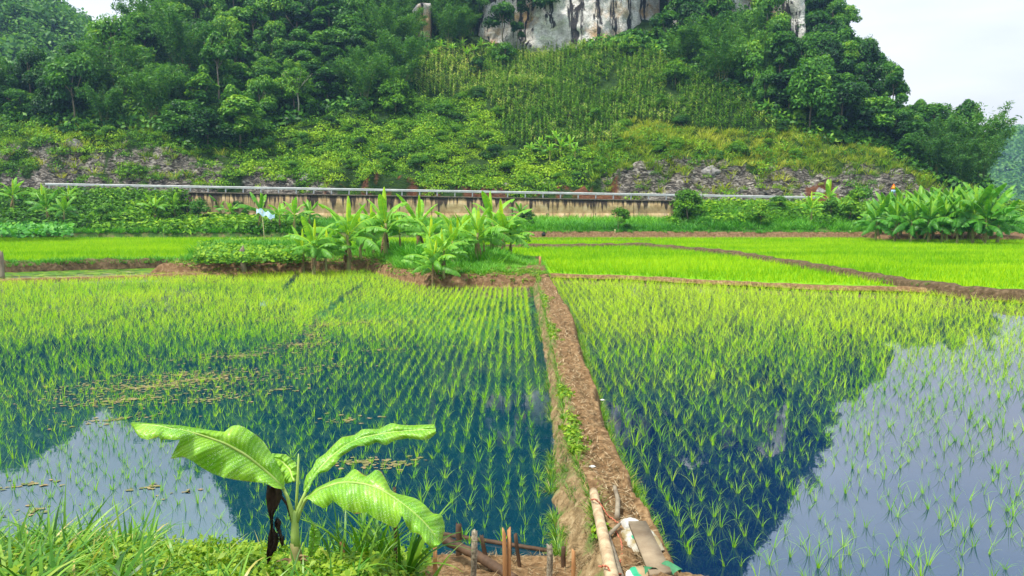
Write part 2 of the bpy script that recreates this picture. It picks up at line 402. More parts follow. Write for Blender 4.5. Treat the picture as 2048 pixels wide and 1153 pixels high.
for i, (u, tt) in enumerate(zip(ug, tsk)):
    z = profile(u*Ys, Ys); w = np.where(z >= CAMZ+tt*Ys)[0]; j = w[0] if len(w) else len(Ys)-1
    ZR[i] = z[j]; YX[i] = Ys[j]
def hill(X, Y):
    u = X/np.maximum(Y, 1); z = profile(X, Y)
    zr = np.interp(u, ug, ZR); yx = np.interp(u, ug, YX)
    z = np.minimum(z, zr-.25*np.maximum(Y-yx, 0))
    amp = ss(94, 104, Y)
    z = z+amp*(2.2*fbm(X*.06, Y*.06, 3, 5)+.9*fbm(X*.25, Y*.25, 3, 9))
    rockm = (1-ss(0, 1, (Y-RY1-hcut(X)*.8)/2.0))*ss(0, .5, Y-RY1)
    z = z+rockm*(2.0*fbm(X*.45, Y*.9, 4, 21)+.7*fbm(X*1.3, Y*2.0, 3, 22))
    zb = .2
    far = ss(.66, .74, u)
    z = z*(1-far)+zb*far
    return np.maximum(z, -.2)
EDGE = 70.0
def verge(X, Y):
    s = Y-EDGE
    side = np.maximum(1-ss(-37.9, -37.1, X), ss(18.3, 18.9, X))
    top = .75+.055*np.maximum(s, 0)
    slope = .75+np.maximum(s-1, 0)/(RY0-EDGE-1.2)*(zroad(X)-.75-.1)
    z = top*(1-side)+slope*side
    z = z+.35*fbm(X*.15, Y*.2, 3, 3)*ss(.5, 4, s)*(1-ss(12, 15, s))
    fall = ss(58, 70, X)
    z = z*(1-fall)+(.6+.02*s)*fall
    return z*ss(-.1, .5, s)+.0

# ------------------------------------------------------------------ setting
V, Q = grid(np.array([-3000, -400, -90, 0, 90, 400, 3000.]), np.array([-200, 0, 60, 100, 400, 1500, 4000.]), lambda X, Y: X*0-.6)
tag(obj('ground', mesh('ground', V, Q, mats=M['ground'])), kind='structure')
xs = np.arange(-150, 118, .42); ys = np.concatenate([np.arange(93.6, 104, .25), np.arange(104, 215, .9)])
V, Q = grid(xs, ys, hill)
X, Y = V[:, 0], V[:, 1]; px, py = proj(X, Y, V[:, 2]); rel = (Y-RY1)/(hcut(X)*.8+.6)
rn = fbm(X*.22, Y*.3, 4, 31); rm = fbm(X*.7, Y*.7, 3, 35)
rock = ((rel+rn*.9+rm*.35) < 1.05) & (((X < -27) & (rn+rm*.5 > -.2)) | ((X > 11.5) & (X < 58) & (rn > -.48)))
rock |= (rel < .8) & (X < -22) & (X > -35) & (rm+rn > -.05)
earth = (rel+rm*.5 < .8) & (X > -24) & (X < 16) & (rm > .0)
earth |= (rel+rm*.8 < .35) & (X > 37) & (X < 42)
tag(obj('hillside', mesh('hillside', V, Q, mats=M['hill'], smooth=True, attrs={'rock': rock*1.0, 'earth': earth*1.0})), kind='structure')
# road and verge
V, Q = grid(np.arange(-150, 75, 3.0), np.array([RY0-.02, RY0, 88, 91, RY1, RY1+.02]), lambda X, Y: np.where((Y < RY0) | (Y > RY1), -1.0, zroad(X)))
tag(obj('road', mesh('road', V, Q, mats=M['asphalt'])), kind='structure')
V, Q = grid(np.arange(-110, 130, .6), np.arange(EDGE-.3, RY0+.01, .3), verge)
yy = V[:, 1]-EDGE
tag(obj('verge', mesh('verge', V, Q, mats=[M['verge'], M['redsoil']], smooth=True, mi=((V[Q[:, 0], 1] < EDGE+.7) & (V[Q[:, 0], 0] > 1)).astype(int))), kind='structure')

# far misty hill (left) and distant hill (right)
S2 = np.array([(-900, .2), (-400, .33), (-100, .33), (0, .315), (100, .28), (190, .228), (250, .185), (300, .15), (420, .05), (500, 0)], float)
def hill2(X, Y):
    u = X/Y; tt = np.interp(u*F+1024, S2[:, 0], S2[:, 1])
    return (CAMZ+tt*235)*ss(150, 232, Y)*(1-.3*ss(240, 330, Y))+5*fbm(X*.03, Y*.03, 3, 41)*ss(160, 200, Y)-2
V, Q = grid(np.arange(-330, -60, 3.0), np.arange(150, 330, 3.0), hill2)
tag(obj('misty_hill', mesh('misty_hill', V, Q, mats=M['hill'], smooth=True, attrs={'rock': np.zeros(len(V)), 'earth': np.zeros(len(V))})), kind='structure')
S3 = np.array([(1900, .02), (1945, .085), (1975, .085), (2000, .094), (2020, .096), (2050, .082), (2120, .13), (2300, .1), (2600, .05)], float)
def hill3(X, Y):
    u = X/Y; tt = np.interp(u*F+1024, S3[:, 0], S3[:, 1])
    return (CAMZ+tt*560)*ss(430, 560, Y)*(1-.5*ss(570, 700, Y))+8*fbm(X*.012, Y*.012, 3, 43)*ss(440, 500, Y)-1
V, Q = grid(np.arange(260, 620, 6.0), np.arange(425, 700, 6.0), hill3)
tag(obj('distant_hill', mesh('distant_hill', V, Q, mats=M['hill'], smooth=True, attrs={'rock': np.zeros(len(V)), 'earth': np.zeros(len(V))})), kind='structure')

# limestone cliff faces
def cliff(name, x0, x1, y0, z0, z1, curve=3.0, seed=0, lean=.12):
    xs_ = np.arange(x0, x1+.01, .4); zs_ = np.arange(z0, z1+.01, .5); XX, ZZ = np.meshgrid(xs_, zs_)
    e = ((XX-x0)/(x1-x0)*2-1); YY = y0+curve*e**4*2+(ZZ-z0)*lean
    YY = YY+2.6*fbm(XX*.12, ZZ*.05, 4, 51+seed)+1.3*fbm(XX*.5, ZZ*.12, 4, 57+seed)+.7*fbm(XX*.9, ZZ*.8, 4, 59+seed)
    topd = 3*fbm(XX*.2, ZZ*0, 3, 61+seed); ZZ = ZZ+topd*((ZZ-z0)/(z1-z0))
    F_ = np.stack([XX, YY, ZZ], -1); B_ = np.stack([XX, YY+9, ZZ], -1)
    ny, nx = XX.shape; i = (np.arange(ny-1)[:, None]*nx+np.arange(nx-1)[None]).ravel(); n = nx*ny
    Qf = np.stack([i, i+1, i+1+nx, i+nx], 1); Qb = Qf[:, ::-1]+n
    t_ = (ny-1)*nx+np.arange(nx-1); Qt = np.stack([t_, t_+1, t_+1+n, t_+n], 1)
    l_ = np.arange(ny-1)*nx; Ql = np.stack([l_, l_+nx, l_+nx+n, l_+n], 1); Qr = np.stack([l_+nx-1, l_+nx-1+n, l_+2*nx-1+n, l_+2*nx-1], 1)
    return obj(name, mesh(name, np.vstack([F_.reshape(-1, 3), B_.reshape(-1, 3)]), np.vstack([Qf, Qb, Qt, Ql, Qr]), mats=M['lime'], smooth=True))
tag(cliff('cliff', -6.2, 27.6, 134.2, 24, 44.5), kind='structure')
tag(cliff('cliff', -17.4, -13.9, 130.8, 27, 36.5, .5, 3), kind='structure')
tag(cliff('cliff', 46.6, 50.3, 129.5, 25, 43, .6, 7), kind='structure')
tag(cliff('cliff', 29, 47, 136, 32, 46, 1, 9), kind='structure')

# ------------------------------------------------------------------ dikes and paddies
rows = [(548, 1073, 1096, 1062), (575, 1078, 1112, 1068), (600, 1085, 1132, 1074), (650, 1095, 1155, 1085), (700, 1104, 1166, 1094), (750, 1114, 1180, 1102), (800, 1122, 1198, 1105), (850, 1128, 1214, 1106),
        (900, 1142, 1238, 1106), (950, 1162, 1260, 1110), (1000, 1180, 1282, 1120), (1050, 1192, 1306, 1130), (1100, 1196, 1335, 1138), (1153, 1200, 1362, 1146), (1230, 1204, 1400, 1150)]
DZ = .42
dk = []
for y_, l_, r_, b_ in rows:
    pl = gp(l_, y_, DZ); pr = gp(r_, y_, DZ); Yk = pl[1]
    pb = yp(b_, 0, Yk)[0]            # base of the left wall at the same distance
    # x of the base seen at water level at this distance
    d = ray(b_, y_); bx = (b_-1024)/F*(Yk*fw[1]+(0-CAMZ)*fw[2])
    dk.append((Yk, pl[0], pr[0], min(bx, pl[0]-.06)))
dk = np.array(sorted(dk)); 
def dL(Y): return np.interp(Y, dk[:, 0], dk[:, 1])
def dR(Y): return np.interp(Y, dk[:, 0], dk[:, 2])
def dB(Y): return np.interp(Y, dk[:, 0], dk[:, 3])
Yst = np.concatenate([np.arange(5.3, 14, .035), np.arange(14, 37.6, .16)])
cs = np.linspace(0, 1, 30)
VV = []
for Yk in Yst:
    l, r = dL(Yk), dR(Yk); w = r-l
    xx = l+.03+(w+.1)*cs; prof = DZ*(1-ss(.74, 1.0, cs)*1.25)-.02+.03*np.sin(cs*9+Yk)
    prof = prof+.07*fbm(xx*3.1, np.full(30, Yk*3.1), 4, 71)*(cs < .95)+.045*np.abs(fbm(xx*9, np.full(30, Yk*9), 3, 73))+.02*fbm(xx*30, np.full(30, Yk*30), 2, 74)
    xx = xx+.10*fbm(xx*0+3, np.full(30, Yk*1.1), 3, 77)*(cs > .5)
    VV.append(np.stack([xx, np.full(30, Yk), prof], 1))
VV = np.array(VV).reshape(-1, 3); m_ = len(Yst); i = (np.arange(m_-1)[:, None]*30+np.arange(29)[None]).ravel()
tag(obj('path', mesh('path', VV, np.stack([i, i+1, i+31, i+30], 1), mats=M['soil'], smooth=True)), kind='structure')
# left flank wall of the path
VV = []; nw = 19; T7 = np.linspace(0, 1, 7)
for Yk in Yst:
    l, b = dL(Yk)+.05, dB(Yk)
    t_ = np.linspace(0, 1, nw); ramp_ = np.interp(t_, T7, [0, .02, .25, .5, .75, .97, 1.0])
    x_ = b+(l-b)*ramp_; z_ = np.interp(t_, T7, [-.3, -.02, .1, .2, .31, DZ+.01, DZ-.05])
    brick = .025*(vnoise(np.array([Yk*2.2]), np.array([0.]), 81)[0] > .12)*(Yk > 9)
    x_ = x_+.09*fbm(t_*3, np.full(nw, Yk*3), 4, 83)+.03*fbm(t_*9, np.full(nw, Yk*13), 3, 84); z_[14:17] += brick+.03*fbm(np.array([Yk*1.5]), np.array([1.]), 3, 85)[0]
    x_[16:] += np.array([.04, .08, .12])
    VV.append(np.stack([x_, np.full(nw, Yk), z_], 1))
VV = np.array(VV).reshape(-1, 3); i = (np.arange(m_-1)[:, None]*nw+np.arange(nw-1)[None]).ravel()
tag(obj('mud_wall', mesh('mud_wall', VV, np.stack([i, i+1, i+nw+1, i+nw], 1), mats=M['mudwall'], smooth=True)),
    'mossy mud wall running along one flank of the long dirt path between the paddies', 'wall')

dikes = []
def mound(name, P, w, h, z0, m='soil_dark', seed=0, step=.3):
    P = np.asarray(P, float); seg = np.r_[0, np.cumsum(np.linalg.norm(np.diff(P, axis=0), axis=1))]
    s = np.arange(0, seg[-1], step); x = np.interp(s, seg, P[:, 0]); y = np.interp(s, seg, P[:, 1])
    tx, ty = np.gradient(x), np.gradient(y); l = np.hypot(tx, ty); nx_, ny_ = -ty/l, tx/l
    c_ = np.array([-1, -.8, -.45, 0, .45, .8, 1]); hh = np.array([-.25, .72, .97, 1, .97, .72, -.25])
    wv = w*.5*(1+.35*fbm(s*.8, s*0, 3, seed)); X_ = x[:, None]+nx_[:, None]*wv[:, None]*c_; Y_ = y[:, None]+ny_[:, None]*wv[:, None]*c_
    Z_ = z0+h*hh+h*.4*fbm(X_*2, Y_*2, 3, seed+3)
    V = np.stack([X_, Y_, Z_], -1).reshape(-1, 3); n_ = len(s); i = (np.arange(n_-1)[:, None]*7+np.arange(6)[None]).ravel()
    dikes.append((x, y, wv, h+z0))
    return tag(obj(name, mesh(name, V, np.stack([i, i+1, i+8, i+7], 1), mats=M[m], smooth=True)), kind='structure')
G = lambda L_, z: [gp(a, b, z)[:2] for a, b in L_]
FZ = .12                                # level of the far paddies
crossR = G([(1085, 549), (1250, 553), (1400, 561), (1500, 566), (1650, 573), (1800, 576), (1950, 581), (2048, 585), (2300, 594), (2600, 606)], .18)
mound('dike', crossR, .5, .13, .1, 'soil', 5)
mound('dike', G([(1292, 491), (1400, 499), (1500, 511), (1600, 528), (1700, 545), (1800, 562), (1900, 576), (1960, 582), (2060, 589)], .3), .75, .3, FZ, 'soil_dark', 9)
mound('dike', G([(960, 494), (1030, 492), (1150, 491), (1290, 489), (1310, 491)], .3), .9, .28, FZ, 'soil_dark', 13)
mound('dike', G([(980, 480), (1100, 479), (1280, 480), (1300, 482)], .25), .5, .14, FZ, 'soil_dark', 17)
mound('dike', G([(1740, 494), (1900, 496), (2100, 495), (2400, 496)], .2), .3, .06, FZ, 'soil_dark', 19)
mound('dike', G([(-500, 538), (-200, 533), (0, 529), (200, 524), (390, 520), (470, 519)], .4), 1.1, .5, 0.0, 'soil_dark', 23)
mound('dike', G([(-500, 572), (-200, 565), (0, 559), (200, 554), (400, 547), (520, 545)], .1), .4, .12, 0, 'soil', 27)

# far paddies: one green sheet behind the cross dikes
left_near = G([(-500, 540), (0, 527), (200, 522), (390, 518)], FZ)
Pf = [np.array([-80, left_near[0][1]])]+left_near+[gp(470, 518, FZ)[:2], gp(1060, 548, FZ)[:2]]+G([(1085, 548), (1250, 552), (1500, 565), (1800, 575), (2048, 583), (2600, 604)], FZ)
Pf = np.array(Pf)
xs = np.unique(np.concatenate([np.arange(-90, 95, 2.5)]))
nearY = np.interp(xs, Pf[:, 0], Pf[:, 1])
VV = []
for k, t_ in enumerate(np.linspace(0, 1, 12)):
    VV.append(np.stack([xs, nearY*(1-t_)+(EDGE+.1)*t_, np.full(len(xs), FZ)], 1))
VV = np.array(VV).reshape(-1, 3); nx = len(xs); i = (np.arange(11)[:, None]*nx+np.arange(nx-1)[None]).ravel()
m, t = mat('paddy_floor'); n = noise(t, .2, 5, .6); r = ramp(t, [(.3, (.13, .33, .003)), (.7, (.2, .42, .004))], n.outputs[0]); bsdf(t, r.outputs[0], .8, .1); M['pf'] = m
tag(obj('far_field', mesh('far_field', VV, np.stack([i, i+1, i+nx+1, i+nx], 1), mats=M['pf'])), kind='structure')
def far_near(X): return np.interp(X, Pf[:, 0], Pf[:, 1])
# water sheets
def sheet(name, P, z, m):
    P = np.array(P); n = len(P); me = bpy.data.meshes.new(name); me.from_pydata([(float(a), float(b), z) for a, b in P], [], [list(range(n))]); me.update(); me.materials.append(M[m])
    return tag(obj(name, me), kind='structure')
leftfar = G([(-500, 575), (0, 560), (400, 548), (520, 547), (735, 541)], 0)
Yd = np.arange(5.2, 37, 1.2)
sheet('paddy_water', [(-45, 5.2)]+[(float(dB(y))+.1, y) for y in Yd]+[(1.9, 38), (-8, 41)]+[tuple(p) for p in leftfar[::-1]]+[(-45, leftfar[0][1])], 0, 'water_l')
cr_ = np.array(crossR)
sheet('paddy_water', [(float(dR(y))-.1, y) for y in Yd]+[(1.9, 37.2)]+[tuple(p) for p in crossR[1:]]+[(45, crossR[-1][1]), (45, 5.2)], 0, 'water_r')
sheet('pond', G([(-500, 572), (0, 560), (400, 548), (470, 520), (390, 517), (0, 527), (-500, 539)], .02), .02, 'pond')

# earth island with the bananas
isl_front = G([(470, 549), (520, 547), (600, 546), (730, 541), (765, 551), (800, 562), (860, 575), (950, 577), (1066, 576)], 0)
isl = np.array(isl_front)
def island_h(X, Y):
    yf = np.interp(X, isl[:, 0], isl[:, 1]); d = Y-yf
    e = np.minimum(np.minimum(d/.5, (X-gp(385, 530)[0])/.8), (1.7-X)/.25)
    bk_ = np.interp(X, [-17, -8, 0], [47.5, 46, 41]); back = 1-ss(bk_-2, bk_, Y)
    h = .55*ss(0, 1, e)+.12*ss(0, 3, d)
    return h*back-.1+.14*fbm(X*.9, Y*.9, 4, 91)*ss(0, 1, e)
V, Q = grid(np.arange(-17.5, 2.0, .13), np.arange(28.4, 52.5, .16), island_h)
tag(obj('island_terrain', mesh('island_terrain', V, Q, mats=M['redsoil'], smooth=True)), kind='structure')

# near bank
def shore(X): return 6.5+.12*np.sin(X*1.3)+np.interp(X, [-9, -3, -1.2, -.6, .5, 1.1, 2.2, 3, 9], [.35, .15, .1, .35, .15, -.1, -.55, -.75, -.8])
def bank(X, Y):
    d = shore(X)-Y
    z = np.interp(d, [-1, 0, .25, .8, 1.6, 3.2, 5, 9], [-.5, -.04, .12, .32, .7, 1.25, 1.55, 1.65])
    flat_ = ss(-1.0, -.6, X)*(1-ss(.75, 1.1, X)); z = z*(1-flat_)+flat_*np.interp(d, [-1, 0, .25, .8, 1.6, 3.2, 5, 9], [-.5, -.02, .07, .13, .25, .5, .9, 1.2])
    return z+(.07*fbm(X*3, Y*3, 4, 95)+.05*np.abs(fbm(X*9, Y*9, 4, 96))+.02*fbm(X*30, Y*30, 2, 97))*ss(0, .3, d)
V, Q = grid(np.concatenate([np.arange(-9, -1.3, .09), np.arange(-1.3, 1.7, .03), np.arange(1.7, 9, .09)]), np.concatenate([np.arange(-2, 4.9, .1), np.arange(4.9, 7.6, .03)]), bank)
tag(obj('bank_ground', mesh('bank_ground', V, Q, mats=M['soil'], smooth=True)), kind='structure')

# ------------------------------------------------------------------ rice
def tuft(nb, h, sp, w, bend, base=.012, segs=3):
    az = U(0, 2*np.pi, nb); b = np.stack([np.cos(az)*base*U(0, 1, nb), np.sin(az)*base*U(0, 1, nb), np.full(nb, -.02)], 1)
    Vt, Qt = blades(b, az, h*U(.6, 1.05, nb), w*U(.8, 1.2, nb), sp*U(0.1, 1, nb), bend*U(.3, 1.3, nb), segs, twist=U(-.9, .9, nb))
    return Vt, Qt, np.repeat(U(.2, .8, nb), segs)
def scatter(xa, xb, ya, yb, sp, jit=.3, rotate=0.0):
    gx, gy = np.meshgrid(np.arange(xa, xb, sp), np.arange(ya, yb, sp)); gx = gx.ravel(); gy = gy.ravel()
    return gx+U(-jit, jit, len(gx))*sp, gy+U(-jit, jit, len(gy))*sp
def seg_dist(x, y, P):
    P = np.asarray(P); best = np.full(x.shape, 1e9)
    for a, b in zip(P[:-1], P[1:]):
        ab = b-a; t_ = np.clip(((x-a[0])*ab[0]+(y-a[1])*ab[1])/(ab@ab), 0, 1)
        best = np.minimum(best, np.hypot(x-a[0]-t_*ab[0], y-a[1]-t_*ab[1]))
    return best
def infrustum(x, y, m=.12): return (np.abs(x) < (.692+m)*y+1.2)
vr = [tuft(int(n_), U(.24, .32), U(.3, .6), .0068, U(.7, 1.3), .02, 4) for n_ in (5, 7, 8, 9, 10, 12, 6, 11, 9, 13)]       # right paddy: taller, arching
vl = [tuft(int(n_), U(.15, .2), U(.3, .65), .0068, U(.25, .8), .018) for n_ in (4, 6, 7, 8, 9, 11, 5, 12, 8, 10)]      # left paddy: shorter
x, y = scatter(0, 32, 5.6, 37, .215, .2)
k = (x > dR(y)+.14) & (y < np.interp(x, cr_[:, 0], cr_[:, 1])-.25) & (y > shore(x)+.15) & infrustum(x, y)
x, y = x[k], y[k]
k = U(0, 1, len(x)) < .9+.1*fbm(x*.7, y*.7, 2, 52); x, y = x[k], y[k]
px, py = proj(x, y, x*0); k = (px < 1560+(1150-py)*.55) | (U(0, 1, len(x)) < .8); x, y = x[k], y[k]
right = (x, y)
gaps = [np.array(G(g_, 0)) for g_ in ([(480, 548), (330, 600), (200, 650), (60, 700), (-100, 760)], [(735, 563), (690, 590), (655, 625), (590, 690), (540, 712)], [(597, 548), (568, 578), (600, 575), (700, 562)])]
x, y = scatter(-32, 3, 6, 39, .19, .2)
gd = np.minimum(np.minimum(seg_dist(x, y, gaps[0])-.09, seg_dist(x, y, gaps[1])-.11), seg_dist(x, y, gaps[2])-.14)
yfar = np.interp(x, np.r_[np.array(leftfar)[:4, 0], isl[3:, 0]], np.r_[np.array(leftfar)[:4, 1], isl[3:, 1]])
k = (x < dB(y)-.15) & (y < yfar-.15) & (y > shore(x)+.1) & infrustum(x, y) & (gd > 0)
x, y = x[k], y[k]; k = U(0, 1, len(x)) < .9; x, y = x[k], y[k]; left = (x, y)
def plant(xy, vars_, nind, name, cat, lab, grp, hfun, vfun, stuffname):
    x, y = xy; px, py = proj(x, y, y*0+.1); vis = (px > 3) & (px < 2045) & (py < 1140)
    hid = ((px < 520) & (py > 1052)) | ((px > 520) & (px < 870) & (py > 1040))
    o = np.argsort(np.where(vis & ~hid, y, 1e6))[:nind]
    msk = np.ones(len(x), bool); msk[o] = False
    mes = [mesh(name, V_, Q_, v_, M['rice']) for V_, Q_, v_ in vars_]
    for j in o:
        q = obj(name, mes[rng.integers(len(mes))], loc=(x[j], y[j], 0)); q.rotation_euler = (0, 0, float(U(0, 6.28)))
        s_ = float(hfun(x[j], y[j])*U(.7, 1.25)); q.scale = (s_, s_, s_)
        li = lab(px[j], py[j]); tag(q, li, cat, grp+', '+li.split(' standing ')[-1].split(' rising ')[-1])
    xx, yy = x[msk], y[msk]; sca = hfun(xx, yy)*U(.65, 1.25, len(xx))
    Vn, Qn, An = replicate(vars_, np.stack([xx, yy, xx*0], 1), U(0, 6.28, len(xx)), sca, vfun(xx, yy)+U(-.18, .18, len(xx)))
    tag(obj(stuffname, mesh(stuffname, Vn, Qn, An, M['rice'])), 'young rice standing in shallow water over the rest of the paddy', 'rice', kind='stuff')
def labR(px, py):
    if px < 1480: return 'tall arching rice seedling standing in dark water close to the plank and sacks'
    if px < 1640: return 'tall arching rice seedling standing where the hill reflection meets the pale sky reflection'
    if px < 1850: return 'thin arching rice seedling standing in the pale sky reflection nearest the bank'
    return 'thin arching rice seedling standing at the outer end of the pale sky reflection'
def labL(px, py):
    if px < 260: return 'short upright rice seedling rising from the pale sky reflection before the long grass'
    if px < 500: return 'short upright rice seedling rising from water beneath the big torn banana leaf'
    if px < 880: return 'short upright rice seedling rising from teal water behind the young banana plant'
    if px < 1010: return 'short upright rice seedling rising from dark water just past the wooden stakes'
    return 'short upright rice seedling rising from dark water next to the mud wall'
plant(right, vr, 150, 'rice_seedling', 'rice seedling', labR, 'rice seedlings in the paddy', lambda x, y: (.82+.35*ss(8, 20, y))*(1+.25*fbm(x*.8, y*.8, 2, 50)), lambda x, y: .08+.42*ss(11, 24, y)+.25*fbm(x*.3, y*.3, 3, 5), 'rice_vegetation')
plant(left, vl, 150, 'rice_seedling', 'rice seedling', labL, 'rice seedlings in the paddy', lambda x, y: (.95+.4*ss(9, 22, y))*(1+.3*fbm(x*.8, y*.8, 2, 51)),
      lambda x, y: -.02+.5*ss(30, 36, y)*(x < -8)+.36*ss(12, 24, y)+.3*fbm(x*.25, y*.3, 3, 8), 'rice_vegetation')
# far dense rice
vf = [tuft(5, .30, .5, .035, .4, .05, 1) for _ in range(6)]
x, y = scatter(-66, 66, 28, EDGE, .235)
def clear_of_dikes(x, y, m=.05):
    ok = np.ones(len(x), bool)
    for dx, dy, wv, _ in dikes:
        P = np.stack([dx, dy], 1)[::6]
        if len(P) > 1: ok &= seg_dist(x, y, P) > wv.mean()+m
    return ok
k = (y > far_near(x)+.3) & infrustum(x, y, .06) & ((island_h(x, y) < -.02) | (x < -17) | (x > 1.9) | (y > 52))
k &= ~((x > 33) & (y > 66) & (x < 50))
x, y = x[k], y[k]; k = clear_of_dikes(x, y); x, y = x[k], y[k]
Vn, Qn, An = replicate(vf, np.stack([x, y, x*0+FZ], 1), U(0, 6.28, len(x)), U(.8, 1.2, len(x)), .55*fbm(x*.12, y*.3, 3, 15)+.25*fbm(x*.6, y*1.0, 2, 16)+.05+U(-.2, .2, len(x)))
tag(obj('dense_rice_vegetation', mesh('dense_rice', Vn, Qn, An, M['ricefar'])), 'bright lime green carpet of dense young rice behind the dikes', 'rice', kind='stuff')

# floating algae mats on the left paddy
def disc_field(n_, centers, rad, name, m):
    Vs = []; Qs = []; off = 0; As = []
    for cx_, cy_, rx, ry, k_, rot_ in centers:
        for _ in range(k_):
            a_, r_ = U(0, 6.28), abs(rng.normal())*.85; ux, uy = math.cos(a_)*r_*rx, math.sin(a_)*r_*ry
            X0 = cx_+ux*math.cos(rot_)-uy*math.sin(rot_); Y0 = cy_+ux*math.sin(rot_)+uy*math.cos(rot_)
            R0 = rad*U(.4, 1.3); th = np.arange(10)/10*2*np.pi; rr = R0*(1+.4*rng.normal(size=10)).clip(.3, 1.7)
            Vs.append(np.stack([X0+np.cos(th)*rr*1.4, Y0+np.sin(th)*rr, np.full(10, .006+U(0, .004))], 1))
            Qs += [[off, off+1, off+2, off+3], [off, off+3, off+4, off+5], [off, off+5, off+6, off+7], [off, off+7, off+8, off+9]]
            As += [U(.3, .9)]*4; off += 10
    return obj(name, mesh(name, np.concatenate(Vs), Qs, As, M[m]))
cen = []
for (px_, py_, rx, ry, k_) in [(300, 775, 1.5, .45, 90), (400, 760, 1.3, .35, 70), (260, 800, .9, .35, 50), (360, 750, 1.2, .4, 40), (480, 712, 1.3, .4, 50), (540, 640, 1.2, .5, 30), (600, 690, .8, .4, 40), (650, 650, .5, .8, 34), (625, 670, .5, .8, 30),
        (730, 645, 1.2, .5, 46), (760, 700, 1, .5, 16), (660, 735, .8, .3, 12), (720, 925, .35, .12, 12), (790, 930, .3, .15, 10), (700, 840, .5, .2, 6), (60, 970, .3, .12, 4), (75, 1020, .3, .1, 3), (300, 975, .25, .08, 3), (370, 985, .2, .06, 2),
        (560, 780, .5, .2, 8), (880, 640, 1.5, .6, 14), (420, 800, .7, .25, 16), (230, 840, .6, .2, 14),]:
    p = gp(px_, py_, 0); cen.append((p[0], p[1], rx, ry, int(k_*6), .3))
tag(disc_field(0, cen, .021, 'floating_weeds', 'algae'), 'tan mats of algae floating between the rice seedlings', 'algae', kind='stuff')
cen = [(X_, Y_, 1.0, .5, 7, 0) for X_, Y_ in zip(U(-40, -16.5, 1500), U(31, 46, 1500)) if inpoly(np.array([X_]), np.array([Y_]), G([(-300, 566), (0, 556), (400, 546), (460, 522), (390, 520), (0, 531), (-300, 538)], 0))[0]]
if cen:
    o_ = disc_field(0, cen, .16, 'pond_weeds', 'weed'); o_.location.z = .03
    tag(o_, 'olive water weeds covering the narrow muddy pond', 'weeds', kind='stuff')

# ------------------------------------------------------------------ leafy masses
def shrub(nl, r, ls, flat=.75, asp=.55):
    d = rng.normal(size=(nl, 3)); d /= np.linalg.norm(d, axis=1)[:, None]; d[:, 2] = np.abs(d[:, 2])
    p = d*(r*U(.5, 1.05, nl))[:, None]; p[:, 2] *= flat
    V_, Q_ = leaves(p, d+rng.normal(size=(nl, 3))*.55+np.array([0, 0, .35]), ls*U(.6, 1.3, nl), asp)
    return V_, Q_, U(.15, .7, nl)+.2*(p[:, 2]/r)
def grassclump(nb, h, w, sp=.6, bend=1.2, base=.15, segs=3):
    return tuft(nb, h, sp, w, bend, base, segs)

# region rules on the hill (seen from the valley floor)
CORN = [(815, 130), (880, 95), (960, 100), (1100, 98), (1280, 95), (1400, 150), (1505, 205), (1560, 262), (1420, 262), (1260, 240), (1230, 290), (1010, 300), (1000, 235), (965, 195), (850, 196), (810, 170)]
tl = np.array([(-400, 240), (0, 235), (150, 262), (300, 252), (390, 300), (500, 296), (560, 255), (640, 232), (720, 215), (805, 215), (835, 95), (1000, 92), (1001, 90), (1260, 100), (1300, 165), (1500, 215), (1560, 250), (1650, 280), (1760, 300), (1850, 350), (1920, 385), (2060, 430)], float)
x = U(-115, 100, 60000); y = U(94.6, 150, 60000); z = hill(x, y); px, py = proj(x, y, z)
rel = (y-RY1)/(hcut(x)*.8+.6)
vis = (px > -200) & (px < 2250) & (py > -60) & (z > .6)
corn = inpoly(px, py, CORN)
treez = py < np.interp(px, tl[:, 0], tl[:, 1])
rn_ = fbm(x*.22, y*.3, 4, 31)+.5*fbm(x*.7, y*.7, 3, 35)
rocky = ((rel < 1.0) & (((x < -27) & (rn_ > -.1)) | ((x > 12) & (x < 58))))
barec = rocky | ((rel < .62) & (x > -24) & (x < 16))
keep = vis & ~corn & ~((x > -9) & (x < 29) & (y > 134))
sh = [shrub(170, 1.0, .2) for _ in range(8)]
# low green shrubs over the open slope
k = keep & ~(treez & ~((px > 820) & (px < 1001))) & ~(barec & (U(0, 1, len(x)) < np.where(x < 0, .7, .8))) & ~((x > 15) & (rel > .8) & (U(0, 1, len(x)) < .72) & (px > 1250)) & (U(0, 1, len(x)) < .42)
vv = .2+.4*fbm(x*.07, y*.07, 3, 61)-.02*np.maximum(y-105, 0)*.4
vv = vv+.14*((px > 600) & (px < 1000) & (py > 230))
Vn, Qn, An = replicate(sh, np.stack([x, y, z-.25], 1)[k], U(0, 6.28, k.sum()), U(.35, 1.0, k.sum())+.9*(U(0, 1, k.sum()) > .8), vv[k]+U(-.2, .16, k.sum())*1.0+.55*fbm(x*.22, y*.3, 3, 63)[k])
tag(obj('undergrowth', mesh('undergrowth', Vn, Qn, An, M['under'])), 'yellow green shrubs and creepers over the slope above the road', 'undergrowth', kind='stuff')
# darker filling under the trees
k = keep & treez & (U(0, 1, len(x)) < .33)
sh2 = [shrub(60, 1.2, .42) for _ in range(6)]
Vn, Qn, An = replicate(sh2, np.stack([x, y, z-.2], 1)[k], U(0, 6.28, k.sum()), U(.7, 1.9, k.sum()), .0+.3*fbm(x*.07, y*.07, 3, 64)[k]+U(-.2, .2, k.sum()))
tag(obj('forest_undergrowth', mesh('forest_undergrowth', Vn, Qn, An, M['tree'])), 'dark green undergrowth filling the wood between the trees', 'undergrowth', kind='stuff')
